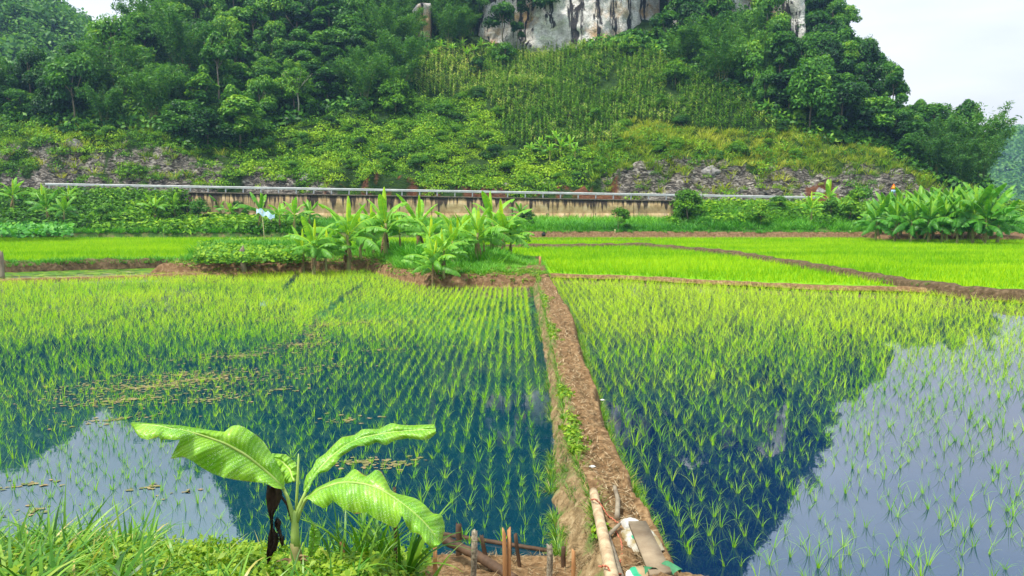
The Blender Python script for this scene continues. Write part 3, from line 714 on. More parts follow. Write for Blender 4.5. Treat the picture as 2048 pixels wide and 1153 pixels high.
# wood on the steep ground high above
keep_ = (x, y, z, px, py)
x = U(-120, 95, 14000); y = U(118, 178, 14000); z = hill(x, y); box_ = (x > -9.5) & (x < 48) & (y < 147); z = np.where(box_, np.maximum(z, 43.5), z); px, py = proj(x, y, z)
k = (py < -15) & (py > -1300) & ~(box_ & (y < 136.5)) & (U(0, 1, len(x)) < .5)
shu = [shrub(170, 2.6, .62, .95) for _ in range(6)]
Vn, Qn, An = replicate(shu, np.stack([x, y, z-.3], 1)[k], U(0, 6.28, k.sum()), U(.6, 1.5, k.sum()), -.15+U(-.1, .1, k.sum()), zs=U(.8, 2.0, k.sum()))
tag(obj('hilltop_forest', mesh('hilltop_forest', Vn, Qn, An, M['tree'])), 'dark forest on the steep hilltop mirrored in the paddy water', 'forest', kind='stuff')
x, y, z, px, py = keep_
# yellow grass on the right-hand slope
gc = [grassclump(26, 1.2, .07, .7, 1.3, .35) for _ in range(6)]
k = vis & ~corn & ~treez & (px > 1180) & (px < 1860) & (rel > .75) & (U(0, 1, len(x)) < .42)
k |= vis & (rel < 1.05) & (rel > .2) & (x > 12) & (U(0, 1, len(x)) < .13)
k |= vis & (px < 460) & (rel > .3) & (rel < 1.8) & (U(0, 1, len(x)) < .13)
Vn, Qn, An = replicate(gc, np.stack([x, y, z-.1], 1)[k], U(0, 6.28, k.sum()), U(.5, 1.5, k.sum()), .12+.5*fbm(x*.12, y*.12, 3, 66)[k]+U(-.25, .25, k.sum()))
tag(obj('dry_grass', mesh('dry_grass', Vn, Qn, An, M['drygrass'])), 'yellowing grass hanging over the grey rock cutting', 'grass', kind='stuff')
# maize
def maize():
    nb = 11; zb = np.linspace(.25, 1.75, nb); az = np.arange(nb)*2.6+U(-.4, .4, nb)
    V_, Q_ = blades(np.stack([zb*0, zb*0, zb], 1), az, U(.7, 1.05, nb), .16, .55, 1.5, 3)
    v_ = np.repeat(U(.25, .75, nb), 3)
    s_, q_ = blades(np.zeros((2, 3)), np.array([0, 1.57]), 2.0, .03, 0, 0, 2, 1)
    t_, r_ = blades(np.repeat([[0, 0, 2.0]], 5, 0), np.arange(5)*1.25, .35, .035, .35, .4, 1)
    return np.vstack([V_, s_, t_]), np.vstack([Q_, q_+len(V_), r_+len(V_)+len(s_)]), np.r_[v_, np.full(4, .15), np.full(5, .85)]
mz = [maize() for _ in range(6)]
x, y = scatter(-30, 60, 98, 137, .66, .62); z = hill(x, y); px, py = proj(x, y, z)
k = inpoly(px, py, CORN) & (U(0, 1, len(x)) < .95) & (fbm(x*.2, y*.2, 2, 77) > -.42)
Vn, Qn, An = replicate(mz, np.stack([x, y, z-.05], 1)[k], U(0, 6.28, k.sum()), U(.7, 1.1, k.sum()), U(-.2, .2, k.sum())+(.03+.35*fbm(x*.1, y*.1, 3, 67)+.14*(px < 960))[k], zs=U(.5, .85, k.sum()))
tag(obj('maize_vegetation', mesh('maize', Vn, Qn, An, M['corn'])), 'field of ripening maize on the slope below the pale cliff', 'maize', kind='stuff')

# verge: tall grass and low bushes between paddies and road
x = U(-75, 85, 30000); y = U(EDGE+.4, RY0-.3, 30000); z = verge(x, y); px, py = proj(x, y, z)
vis = (px > -120) & (px < 2170)
edge_ = vis & (y < EDGE+1.0) & (px < 1040)
gt = [grassclump(22, 1.0, .055, .7, 1.4, .3) for _ in range(6)]
wall_zone = (px > 380) & (px < 1345)
k = vis & (((y < EDGE+6) & (U(0, 1, len(x)) < .5)) | ((y >= EDGE+6) & (U(0, 1, len(x)) < .36))) & ~((px > 1740) & (px < 2000) & (y < EDGE+5)) & ~((px < 400) & (U(0, 1, len(x)) < .45)) | edge_
Vn, Qn, An = replicate(gt, np.stack([x, y, z-.05], 1)[k], U(0, 6.28, k.sum()), (np.where(y < EDGE+1.5, np.where(px < 1040, .75, .45), U(.55, 1.25, len(y))))[k], U(-.15, .15, k.sum())+(.12*(y > EDGE+6)+.1+.35*fbm(x*.1, y*.2, 3, 68))[k])
tag(obj('tall_grass', mesh('tall_grass', Vn, Qn, An, M['tallgrass'])), 'tall dark green grass on the verge below the wall', 'grass', kind='stuff')
sv = [shrub(80, 1.0, .3) for _ in range(6)]
k = vis & (((px < 620) & (U(0, 1, len(x)) < .22) & (y > EDGE+.9)) | ((px > 1340) & (y > EDGE+4) & (U(0, 1, len(x)) < .10)) | ((px > 1600) & (y > EDGE+8) & (U(0, 1, len(x)) < .25)))
Vn, Qn, An = replicate(sv, np.stack([x, y, z-.15], 1)[k], U(0, 6.28, k.sum()), U(.5, 1.6, k.sum()), (-.02+.5*fbm(x*.09, y*.2, 3, 69))[k]+U(-.2, .2, k.sum()))
tag(obj('verge_vegetation', mesh('verge_vegetation', Vn, Qn, An, M['under'])), 'low bushes and creepers on the verge below the guardrail', 'bushes', kind='stuff')
# far right valley bushes behind the banana clump
x = U(55, 130, 5000); y = U(EDGE+2, 190, 5000); px, py = proj(x, y, x*0+.5); k = (px > 1985) & (px < 2250)
Vn, Qn, An = replicate(sh, np.stack([x, y, np.where(y > 86, .3, verge(x, y))-.1], 1)[k], U(0, 6.28, k.sum()), U(.8, 2.2, k.sum()), .18+.3*fbm(x*.06, y*.06, 3, 70)[k])
tag(obj('valley_vegetation', mesh('valley_vegetation', Vn, Qn, An, M['under'])), 'bright bushes on the valley floor past the banana grove', 'bushes', kind='stuff')
# forests of the two far hills
def farforest(name, x0, x1, y0, y1, hf, n_, r_, nl, ls, lab):
    x = U(x0, x1, n_); y = U(y0, y1, n_); z = hf(x, y); px, py = proj(x, y, z); k = (px > -350) & (px < 2350) & (z > 1)
    vs = [shrub(nl, r_, ls, 1.0) for _ in range(6)]
    Vn, Qn, An = replicate(vs, np.stack([x, y, z], 1)[k], U(0, 6.28, k.sum()), U(.6, 1.35, k.sum()), .02+.4*fbm(x*.03, y*.03, 3, 72)[k])
    tag(obj(name, mesh(name, Vn, Qn, An, M['tree_blue'])), lab, 'forest', kind='stuff')
farforest('misty_forest', -320, -70, 152, 245, hill2, 3800, 4.0, 110, 1.1, 'hazy bluish forest on the hill behind the wooded slope')
farforest('distant_forest', 270, 600, 440, 600, hill3, 4200, 4.5, 60, 2.1, 'blue hazy forest on the small distant hill')

# ------------------------------------------------------------------ trees
def crown_mesh(r, h, lobes, nl, ls, mname, mt, droop=0):
    b = MB()
    for i in range(lobes):
        a_ = U(0, 6.28); el = U(-.35, 1.0); rr = r*U(.45, .8)*(1-.45*max(el, 0)); c_ = np.array([math.cos(a_)*rr, math.sin(a_)*rr, h*.42+el*h*.48]) if i else np.array([0, 0, h*.8])
        lr = r*(U(.2, .48) if i else .5); n_ = int(nl*lr*lr/(r*r)/.16/lobes*1.0)+60
        d = rng.normal(size=(n_, 3)); d /= np.linalg.norm(d, axis=1)[:, None]; d[:, 2] = np.where(d[:, 2] < -.2, -d[:, 2], d[:, 2])
        p = c_+d*(lr*U(.55, 1.12, n_))[:, None]*np.array([1.05, 1.05, .98]); p[:, 2] -= droop*np.hypot(p[:, 0], p[:, 1])**2/r/8
        V_, Q_ = leaves(p, d+rng.normal(size=(n_, 3))*.5+np.array([0, 0, .5]), ls*U(.6, 1.3, n_), .5)
        b.add(V_, Q_, np.clip(U(.1, .6, n_)+U(-.15, .2)+.2*d[:, 2], 0, .95))  # upward leaves of each lobe tinted lighter, light from above put into colour
    return b.mesh(mname, mt)
def trunk_mesh(r, h, tr, name='trunk'):
    b = MB(); wob = U(-.3, .3, (4, 2))
    P = [[wob[i, 0]*i*.3, wob[i, 1]*i*.3, h*.85*i/3-.6*(i == 0)] for i in range(4)]
    b.add(*tube(P, np.linspace(tr, tr*.4, 4), 7))
    for i in range(5):
        a_ = U(0, 6.28); z0 = h*U(.35, .6); p0 = np.array([wob[1, 0]*.3, wob[1, 1]*.3, z0]); p1 = np.array([math.cos(a_)*r*.65, math.sin(a_)*r*.65, z0+h*.28])
        b.add(*tube([p0, (p0+p1)/2+[0, 0, -.1], p1], [tr*.4, tr*.28, tr*.1], 5))
    return b.mesh(name, M['bark'])
T = []
for i in range(12):
    r_ = (2.9, 2.9, 2.2)[i % 3]; h_ = U(5.2, 6.6)+1.4*(i % 3 == 2)
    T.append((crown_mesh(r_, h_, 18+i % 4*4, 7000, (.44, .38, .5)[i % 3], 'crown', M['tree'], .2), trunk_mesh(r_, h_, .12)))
def bamboo_meshes(nc, Lc, seed):
    b = MB(); f = MB()
    for i in range(nc):
        a_ = U(0, 6.28); th0 = U(.02, .3); bend = U(.7, 1.7); L_ = Lc*U(.75, 1.1); P = []; p = np.array([math.cos(a_), math.sin(a_), 0])*U(0, .5)
        for k in range(9):
            P.append(p.copy()); th = th0+bend*(k/8)**2; p = p+np.array([math.sin(th)*math.cos(a_), math.sin(th)*math.sin(a_), math.cos(th)])*L_/8
        P = np.array(P); b.add(*tube(P, np.linspace(.05, .012, 9), 5, False))
        n_ = 260; t_ = U(.28, 1.0, n_)**.8*8; i0 = np.minimum(t_.astype(int), 7); fr = (t_-i0)[:, None]
        q = P[i0]*(1-fr)+P[i0+1]*fr; sp = .18+.75*np.sin(np.clip(t_/8, 0, 1)*math.pi*.9); off = rng.normal(size=(n_, 3))*sp[:, None]*.55; off[:, 2] -= .15
        V_, Q_ = leaves(q+off, rng.normal(size=(n_, 3))*.6+np.array([0, 0, .9]), U(.4, .75, n_), .26); f.add(V_, Q_, U(.2, .8, n_))
    return f.mesh('foliage', M['tree_blue']), b.mesh('culms', M['culm'])
BB = [bamboo_meshes(16, 9.5, i) for i in range(4)]
def place_pair(name, pair, parts, loc, rz, s, sz, lab, cat, grp):
    e = empty(name, loc, rz); e.scale = (s, s, sz)
    for pn, me in zip(parts, pair): obj(pn, me, e)
    tag(e, lab, cat, grp); return e
def where(px, py):
    if px < 230: a_ = 'high on the misty slope' if py < 150 else 'low on the slope above the rock cutting'
    elif px < 430: a_ = 'near the notch of open sky' if py < 110 else 'below the notch of open sky'
    elif px < 640: a_ = 'on the upper wooded slope' if py < 120 else 'beside the pale slender tree'
    elif px < 830: a_ = 'on the steep wooded face before the small grey cliff' if py < 130 else 'beside the maize field edge'
    elif px < 1020: a_ = 'at the foot of the streaked cliff' if py < 130 else 'in the thicket under the maize field'
    elif px < 1330: a_ = 'clinging to the pale cliff' if py < 110 else 'in the maize field'
    elif px < 1480: a_ = 'on the ledges past the pale cliff' if py < 100 else 'above the upper corner of the maize field'
    elif px < 1620: a_ = 'by the narrow pale rock stripe' if py < 130 else 'beyond the lower maize corner'
    elif px < 1760: a_ = 'on the steep skyline ridge' if py < 160 else 'on the slope under the skyline ridge'
    elif px < 1880: a_ = 'on the falling ridge line' if py < 230 else 'above the far end of the rock cutting'
    else: a_ = 'at the tail of the ridge by the bamboo'
    return a_
cand_x = U(-118, 96, 60000); cand_y = U(97, 152, 60000); cz = hill(cand_x, cand_y); px, py = proj(cand_x, cand_y, cz+2)
pyt = proj(cand_x, cand_y, cz)[1]
ok = (px > -130) & (px < 2120) & (pyt > -25) & (pyt < np.interp(px, tl[:, 0], tl[:, 1])) & ~inpoly(px, pyt, CORN) & (cz > 4) & ~((px > 945) & (px < 1310) & (pyt < 96))
ok &= (px < 1990) & ~((cand_x > -11) & (cand_x < 30) & (cand_y > 124) & (px > 1000))
ok &= ~((px > 1535) & (px < 1612) & (pyt < 175)) & ~((px > 832) & (px < 872) & (pyt < 100) & (pyt > 30))
cx, cy, cz, px, py = [a[ok] for a in (cand_x, cand_y, cz, px, pyt)]
got = []
for i in range(len(cx)):
    if len(got) >= 268: break
    big = vnoise(np.array([cx[i]*.11]), np.array([cy[i]*.11]), 99)[0] > -.1
    rr = 3.3 if big else 2.5
    if all((cx[i]-g[0])**2+(cy[i]-g[1])**2 > (rr*.5+g[3]*.5)**2*1.35 for g in got):
        got.append((cx[i], cy[i], cz[i], rr, px[i], py[i]))
for g in got:
    loc = (g[0], g[1], g[2]-.3); place = where(g[4], g[5])
    bam = (vnoise(np.array([g[0]*.05+3]), np.array([g[1]*.05]), 123)[0] > .17) or (g[4] > 1830 and U(0, 1) < .55) or (150 < g[4] < 420 and U(0, 1) < .45)
    s_ = g[3]/2.9*U(.8, 1.3)
    if bam:
        place_pair('bamboo_clump', BB[rng.integers(4)], ('foliage', 'culms'), loc, U(0, 6.28), s_*.82, s_*U(.75, 1.0), 'arching bamboo clump '+place, 'bamboo', 'bamboo clumps '+place)
    else:
        tall = U(0, 1) < .4
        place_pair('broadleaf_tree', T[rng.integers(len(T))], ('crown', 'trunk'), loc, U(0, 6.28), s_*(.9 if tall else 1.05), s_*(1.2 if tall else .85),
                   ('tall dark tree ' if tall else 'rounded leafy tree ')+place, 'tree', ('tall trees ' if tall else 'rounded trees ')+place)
# bushes standing out of the lower slope
BM = [(crown_mesh(2.2, 3.0, 12, 4200, .27, 'crown', M['under'], .3), trunk_mesh(2.2, 2.6, .06)) for _ in range(3)] + [(crown_mesh(2.2, 3.0, 12, 4200, .27, 'crown', M['tree'], .3), trunk_mesh(2.2, 2.6, .06)) for _ in range(3)]
bx_, by_ = U(-75, 60, 4000), U(96, 125, 4000); bz_ = hill(bx_, by_); px, py = proj(bx_, by_, bz_); rl_ = (by_-RY1)/(hcut(bx_)*.8+.6)
ok = (px > -60) & (px < 1900) & (py > np.interp(px, tl[:, 0], tl[:, 1])+8) & ~inpoly(px, py, CORN) & (rl_ > 1.15); got2 = []
for i in np.where(ok)[0]:
    if len(got2) > 62: break
    if px[i] > 1250 and U(0, 1) < .6: continue
    if all((bx_[i]-g[0])**2+(by_[i]-g[1])**2 > 4.5 for g in got2):
        got2.append((bx_[i], by_[i])); s_ = U(.38, .85); dk_ = U(0, 1) < .45
        zone = 'above the nearer rock cutting' if px[i] < 430 else 'between wood and guardrail' if px[i] < 700 else 'under the maize thicket' if px[i] < 1000 else 'below the maize banana patch' if px[i] < 1250 else 'on the yellow grass slope'
        place_pair('bush', BM[rng.integers(3)+3*dk_], ('crown', 'trunk'), (bx_[i], by_[i], bz_[i]-.9*s_), U(0, 6.28), s_, s_*U(.7, 1.1), ('dark rounded bush ' if dk_ else 'bright leafy bush ')+zone, 'bush', ('dark bushes ' if dk_ else 'bright bushes ')+zone)
# single trees that stand out; placed where their foot meets the slope
def foot(px_, py_, ylo=95, yhi=150):
    Yt = np.linspace(ylo, yhi, 1500); d = ray(px_, py_); Xt = d[0]/d[1]*Yt; zl = CAMZ+d[2]/d[1]*Yt; w = np.where(hill(Xt, Yt) >= zl)[0]; j = w[0] if len(w) else -1
    return np.array([Xt[j], Yt[j], hill(Xt[j:j+1] if j >= 0 else Xt[-1:], Yt[j:j+1] if j >= 0 else Yt[-1:])[0]])
def vfoot(px_, py_):
    Yt = np.linspace(EDGE-.2, RY0-.3, 500); d = ray(px_, py_); Xt = d[0]/d[1]*Yt; zl = CAMZ+d[2]/d[1]*Yt; w = np.where(verge(Xt, Yt) >= zl)[0]; j = w[0] if len(w) else len(Yt)-1
    return np.array([Xt[j], Yt[j], verge(Xt[j:j+1], Yt[j:j+1])[0]])
p = foot(597, 238); e = empty('slender_tree', p); tag(e, 'slender pale trunked tree with thin yellowish crown standing before the dark wood', 'tree')
b = MB(); b.add(*tube([[0, 0, -.5], [.1, 0, 2.2], [-.1, 0, 4.2], [.1, 0, 6.2]], [.13, .1, .08, .05], 7))
for a_ in np.arange(6)*1.05: b.add(*tube([[0, 0, U(3, 4.4)], [math.cos(a_)*1.2, math.sin(a_)*1.2, 5.3], [math.cos(a_)*2.2, math.sin(a_)*2.2, 6.4]], [.06, .045, .02], 5))
M['palebark'] = simple('pale_bark', (.3, .27, .2), (.5, .47, .38), 6); b.build('trunk', M['palebark'], e)
obj('crown', crown_mesh(3.1, 7.2, 13, 1500, .36, 'crown', M['under'], .1), e)
for px_, py_, s_, lab in [(790, 225, 1.05, 'yellow green flowering tree at the edge of the maize field'), (1350, 170, .8, 'pale green tree at the top corner of the maize field'), (1440, 150, .75, 'light green bushy tree right under the dark ledges'),
        (955, 150, .62, 'dark round bush alone among the upper maize'), (1010, 130, .8, 'drooping dark bush between maize and cliff foot'), (1260, 110, .7, 'wide dark bush covering a boulder under the cliff'), (1005, 62, 1.0, 'dark tree clinging to the ochre part of the cliff'), (970, 12, .55, 'dark tree above the ochre corner of the cliff'), (1092, 8, .7, 'dark tree hanging beside the topmost cliff tree'), (1035, 75, .5, 'dark bush at the broken foot of the cliff'),
        (1060, 20, 1.0, 'dark hanging tree on top of the pale cliff'), (1150, 92, .22, 'small tree sprouting at the cave mouth'), (1330, 85, 1.0, 'large dark tree ending the pale cliff'), (1320, 215, .4, 'small bright bush inside the lower maize'), (1190, 245, .45, 'low spreading bush at the lower maize edge')]:
    p = foot(px_, py_) if py_ > 90 or px_ > 1310 else yp(px_, py_, 133.5)
    me = crown_mesh(3.0, 5.6, 12, 3400, .44, 'crown', M['under'] if 'green' in lab or 'bright' in lab else M['tree'], .5)
    e = place_pair('broadleaf_tree' if s_ > .7 else 'bush', (me, T[0][1]), ('crown', 'trunk'), p-np.array([0, 0, 1.2*s_]), U(0, 6.28), s_, s_, lab, 'tree' if s_ > .7 else 'bush', None)
for px_, py_, s_, lab in [(1237, 462, .62, 'small round tree on a thin pale trunk in front of the stained wall'), (1375, 452, .95, 'leafy young tree covering the end of the stained wall'), (1520, 452, .7, 'dark low tree on the verge beyond the wall end'), (1722, 448, 1.0, 'broad bush rising beside the banana grove'),
        (1555, 425, .5, 'little dark tree close under the guardrail end'), (1052, 455, .5, 'spindly papaya like tree against the stained wall'), (1660, 440, .6, 'bushy shrub between the two thin banana plants'), (480, 440, .6, 'dark bush among the verge bananas'), (400, 450, .75, 'dense dark bush below the concrete wall corner'), (215, 452, .6, 'dark bush beneath the guardrail near the taro bed')]:
    p = vfoot(px_, py_)
    me = crown_mesh(2.2, 3.9, 9, 2400, .3, 'crown', M['under'] if 'leafy' in lab or 'round' in lab else M['tree'], .2)
    place_pair('verge_tree', (me, trunk_mesh(2.2, 3.9, .07)), ('crown', 'trunk'), p-np.array([0, 0, .3]), U(0, 6.28), s_, s_, lab, 'tree', None)
# leaning bamboo on the skyline
for px_, py_, s_, sz_, lab in [(1905, 260, 1.0, 1.05, 'feathery bamboo standing highest against the sky on the ridge tail'), (1945, 285, 1.0, .95, 'bamboo arching outward over the gap to the distant hill'), (1968, 352, .8, .8, 'lowest bamboo leaning in front of the distant blue hill'), (1860, 230, .8, .8, 'thin bamboo tuft topping the falling ridge')]:
    p = foot(px_, py_); place_pair('bamboo_clump', BB[rng.integers(4)], ('foliage', 'culms'), p-np.array([0, 0, .5]), U(0, 6.28), s_, sz_, lab, 'bamboo', None)

# ------------------------------------------------------------------ banana plants
def banana_leaf(Ln, W, th0, bend, pet, seg=13, tear=.25, vbase=.45, droop=.35):
    """Leaf growing along +X from the origin: petiole + blade with midrib and torn edges."""
    P = []; p = np.array([0., 0, 0]); th = th0
    n = seg+3
    for k in range(n+1):
        P.append(p.copy()); t_ = k/n; th = th0+bend*t_**1.3; p = p+np.array([math.sin(th), 0, math.cos(th)])*(Ln+pet)/n
    P = np.array(P); b = MB()
    b.add(*tube(P[:-1], np.linspace(.03, .006, n)*Ln/1.8, 5, False), v=min(.98, vbase+.35))
    T_ = np.gradient(P, axis=0); T_ /= np.linalg.norm(T_, axis=1)[:, None]
    k0 = max(1, int(round(pet/(Ln+pet)*n)))
    for sgn in (-1, 1):
        gap = 0; dr = droop+U(-.1, .1)
        for k in range(k0, n):
            def edge(kk, dd):
                t_ = (kk-k0)/(n-k0); w = W*.5*(math.sin(math.pi*min(max(t_, .03)*.93+.05, .985))**.55)
                nr = np.cross(T_[kk], [0, 1., 0]); 
                if nr[2] < 0: nr = -nr
                mid = P[kk]; side = np.array([0, sgn, 0.])
                a_ = mid+side*w*.55-nr*w*.12*dd*2; e_ = mid+side*w*(1-.25*dd)-nr*w*dd*1.3
                return mid, a_, e_
            if U(0, 1) < tear: dr = np.clip(droop+U(-.25, .45), -.1, 1.1); gap = .35
            else: gap = 0
            m0, a0, e0 = edge(k, dr); m1, a1, e1 = edge(k+1, dr)
            if gap: a0 = a0+(a1-a0)*gap*.5; e0 = e0+(e1-e0)*gap
            jj = U(-.04, .04)
            o_ = np.array([m0, a0, e0, m1, a1, e1]); q = [[0, 1, 4, 3], [1, 2, 5, 4]]
            if sgn < 0: q = [r[::-1] for r in q]
            b.add(o_, q, v=np.clip(vbase+jj*2+U(-.09, .09), 0, 1))
    return b
def leafset(mt, tone):
    S = {}
    S['spear'] = [banana_leaf(1.7, .3, .05, .15, .3, 8, .05, .9, .8).mesh('leaf', M[mt]) for _ in range(2)]
    S['up'] = [banana_leaf(2.0, .62, U(.2, .42), U(.6, 1.1), .35, 13, .15, .62+tone, .3).mesh('leaf', M[mt]) for _ in range(4)]
    S['arch'] = [banana_leaf(2.0, .68, U(.6, .95), U(1.1, 1.6), .4, 18, .5, .52+tone, .5).mesh('leaf', M[mt]) for _ in range(4)]
    S['droop'] = [banana_leaf(1.8, .62, U(1.1, 1.4), U(1.2, 1.6), .4, 18, .6, .34+tone, .75).mesh('leaf', M[mt]) for _ in range(3)]
    S['dead'] = [banana_leaf(1.15, .3, 2.75, .35, .12, 9, .5, .3, .6).mesh('leaf', M['deadleaf']) for _ in range(2)]
    return S
LS = {'banana': leafset('banana', .02), 'banana_dark': leafset('banana_dark', 0)}
def stem_mesh(h, r):
    zz = np.linspace(-.25, h, 8); P = np.stack([.03*np.sin(zz*2), .02*np.cos(zz*3), zz], 1)
    b = MB(); b.add(*tube(P, np.linspace(r, r*.5, 8), 9, jit=.05))
    return b.mesh('pseudostem', M['stem'])
STM = [stem_mesh(2.05, .13), stem_mesh(2.1, .11), stem_mesh(2.0, .15)]
def banana(loc, H, kind, lab, grp=None, nleaf=(1, 3, 4, 3, 2), stems=1, name='banana_plant'):
    e = empty(name, loc, U(0, 6.28)); s = H/3.85; e.scale = (s*U(.93, 1.07), s*U(.93, 1.07), s)
    st = obj('pseudostem', STM[rng.integers(3)], e)
    S = LS[kind]; a_ = U(0, 6.28)
    for key, cnt in zip(('spear', 'up', 'arch', 'droop', 'dead'), nleaf):
        for i in range(cnt):
            a_ += 2.4+U(-.35, .35); ms = S[key]; lf = obj('leaf', ms[rng.integers(len(ms))], e, (0, 0, 2.0-(.13*i if key in ('arch', 'droop') else .04*i) if key != 'dead' else 1.7))
            lf.rotation_euler = (0, U(-.1, .1), a_); q = U(.75, 1.15); lf.scale = (q, q*U(.85, 1.1), q)
            if key == 'dead': lf['label'] = 'dry brown hanging leaf'
            if key == 'spear': lf['label'] = 'upright yellow green young leaf'
    tag(e, lab, 'banana plant', grp); return e
def iz(x, y): return float(island_h(np.array([x]), np.array([y]))[0])
for bx, by, top, lab, st in [(628, 530, 412, 'leftmost banana plant of the earth island, beside the squash patch', 1), (697, 524, 383, 'tallest banana plant on the island, with upright pale leaves before the wall', 1), (772, 516, 390, 'tall banana plant on the island next to the tallest one', 1),
        (838, 508, 402, 'thin dark banana plant at the back middle of the island', 1), (866, 551, 447, 'short yellowish banana plant at the island front, twin with a leaning stem', 1), (888, 549, 455, 'short banana plant at the island front with bare pale stem', 1),
        (955, 533, 418, 'broad banana plant over the orange dead leaf near the island tip', 1), (915, 505, 408, 'banana plant half hidden behind the broad one', 1), (985, 517, 392, 'tall banana plant near the island tip with a raised pale leaf', 1), (1008, 520, 415, 'last banana plant at the island tip, leaves reaching over the dike', 1)]:
    p = gp(bx, by, .5); H = (by-top)/F*p[1]*1.03
    banana((p[0], p[1], iz(p[0], p[1])-.05), H*1.04, 'banana', lab, nleaf=(1, 3, 6, 5, 2))
for bx, by, top in [(607, 527, 438), (652, 526, 432), (722, 520, 418), (748, 514, 410), (800, 512, 425), (905, 537, 440), (930, 524, 428), (968, 530, 446), (1022, 518, 436), (860, 520, 436)]:
    p = gp(bx, by, .5); banana((p[0], p[1], iz(p[0], p[1])-.05), (by-top)/F*p[1], 'banana', 'young side shoot crowding between the tall banana plants of the island' if by > 519 else 'slender banana stem filling the back of the island group',
        'side shoots of the island' if by > 519 else 'slender back stems of the island', nleaf=(1, 3, 3, 2, 1))
# grove on the right
gx = [(1752, 474), (1772, 466), (1790, 475), (1808, 468), (1822, 477), (1845, 470), (1856, 478), (1872, 466), (1885, 478), (1902, 470), (1915, 479), (1930, 466), (1945, 479), (1958, 471), (1970, 480), (1984, 472), (1995, 479), (1762, 470), (1800, 472), (1835, 474), (1865, 473), (1893, 474), (1922, 474), (1938, 473), (1976, 474), (1950, 462), (1830, 462), (1900, 461), (1975, 464)]
hg = [3.6, 4.0, 3.8, 4.2, 3.9, 4.6, 4.0, 4.4, 4.0, 4.7, 4.1, 4.6, 5.2, 4.6, 4.3, 4.4, 3.9, 3.7, 3.9, 4.1, 4.3, 4.2, 4.5, 4.7, 4.3, 4.8, 4.4, 4.6, 4.4]
V, Q = grid(np.arange(32.5, 53, .3), np.arange(65.2, 72, .25), lambda X, Y: .62*np.minimum(np.minimum(ss(0, .5, Y-65.9-.2*np.sin(X*.8)), ss(0, .6, X-33.2)), 1-ss(51, 52.5, X))-.05+.1*fbm(X*.8, Y*.8, 3, 44))
tag(obj('grove_terrain', mesh('grove_terrain', V, Q, mats=M['redsoil'], smooth=True)), kind='structure')
for (bx, by), h in zip(gx, hg):
    p = gp(bx, by, .55); front = by > 472
    banana((p[0], p[1], .5-(.55 if front else .1)), h, 'banana_dark', ('banana plant in the front row of the dark grove by the far paddy' if front else 'banana plant in the back of the dark grove, behind the front row'), 'front row bananas of the grove' if front else 'back row bananas of the grove', nleaf=(1, 5, 6, 6, 1))
for bx, by, h, kd, lab in [(28, 425, 3.4, 'banana', 'pale banana plant at the guardrail beginning, farthest along the verge'), (85, 420, 2.6, 'banana', 'low pale banana plant just below the guardrail beginning'), (138, 418, 2.4, 'banana', 'small banana plant touching the guardrail beginning'),
        (95, 452, 3.4, 'banana_dark', 'dark spreading banana plant over the taro bed'), (130, 455, 3.0, 'banana_dark', 'dark banana plant at the paddy side of the taro bed group'), (312, 448, 3.3, 'banana', 'full banana plant on the verge where the wall begins'), (350, 440, 2.7, 'banana', 'banana plant with yellow heart close behind the full one'),
        (375, 438, 2.4, 'banana_dark', 'short banana plant before the wall corner'), (440, 440, 2.8, 'banana_dark', 'banana plant directly before the wall corner stain'), (462, 446, 2.4, 'banana', 'low banana plant right of the wall corner'), (522, 462, 3.6, 'banana_dark', 'banana plant behind the pole with the blue plastic bag'),
        (560, 463, 2.9, 'banana', 'bright banana plant beside the bare pale pole'), (590, 465, 3.0, 'banana', 'banana plant filling the verge before the island group'), (620, 462, 2.9, 'banana_dark', 'dark banana plant behind the leftmost island banana'),
        (1622, 448, 2.9, 'banana', 'thin banana plant beyond the guardrail end'), (1655, 430, 3.5, 'banana', 'thin banana plant rising above the guardrail end'), (1700, 446, 2.6, 'banana_dark', 'banana plant next to the broad bush before the grove'), (1040, 452, 2.4, 'banana_dark', 'small banana plant at the wall foot behind the island tip')]:
    banana(vfoot(bx, by), h, kd, lab, nleaf=(1, 3, 4, 2, 1))
for i, (bx, by) in enumerate([(1062, 318), (1082, 312), (1100, 322), (1122, 315), (1140, 308), (1150, 322), (1112, 300)]):
    banana(foot(bx, by), U(2.2, 2.9), 'banana', 'pale banana plant in the patch at the lower maize edge', 'banana patch under the maize', nleaf=(1, 4, 3, 1, 0))
for i, (bx, by) in enumerate([(882, 108), (905, 112), (925, 104), (948, 116), (962, 108), (985, 112), (870, 122), (935, 125), (1535, 235), (1870, 300)]):
    lab = 'tiny banana plant in the row between maize and cliff foot' if i < 8 else ('lone bright banana plant beyond the lower maize corner' if i == 8 else 'lone bright banana plant under the bamboo ridge')
    banana(foot(bx, by), U(2.0, 2.7), 'banana', lab, 'bananas below the cliff foot' if i < 8 else None, nleaf=(1, 4, 3, 0, 0))

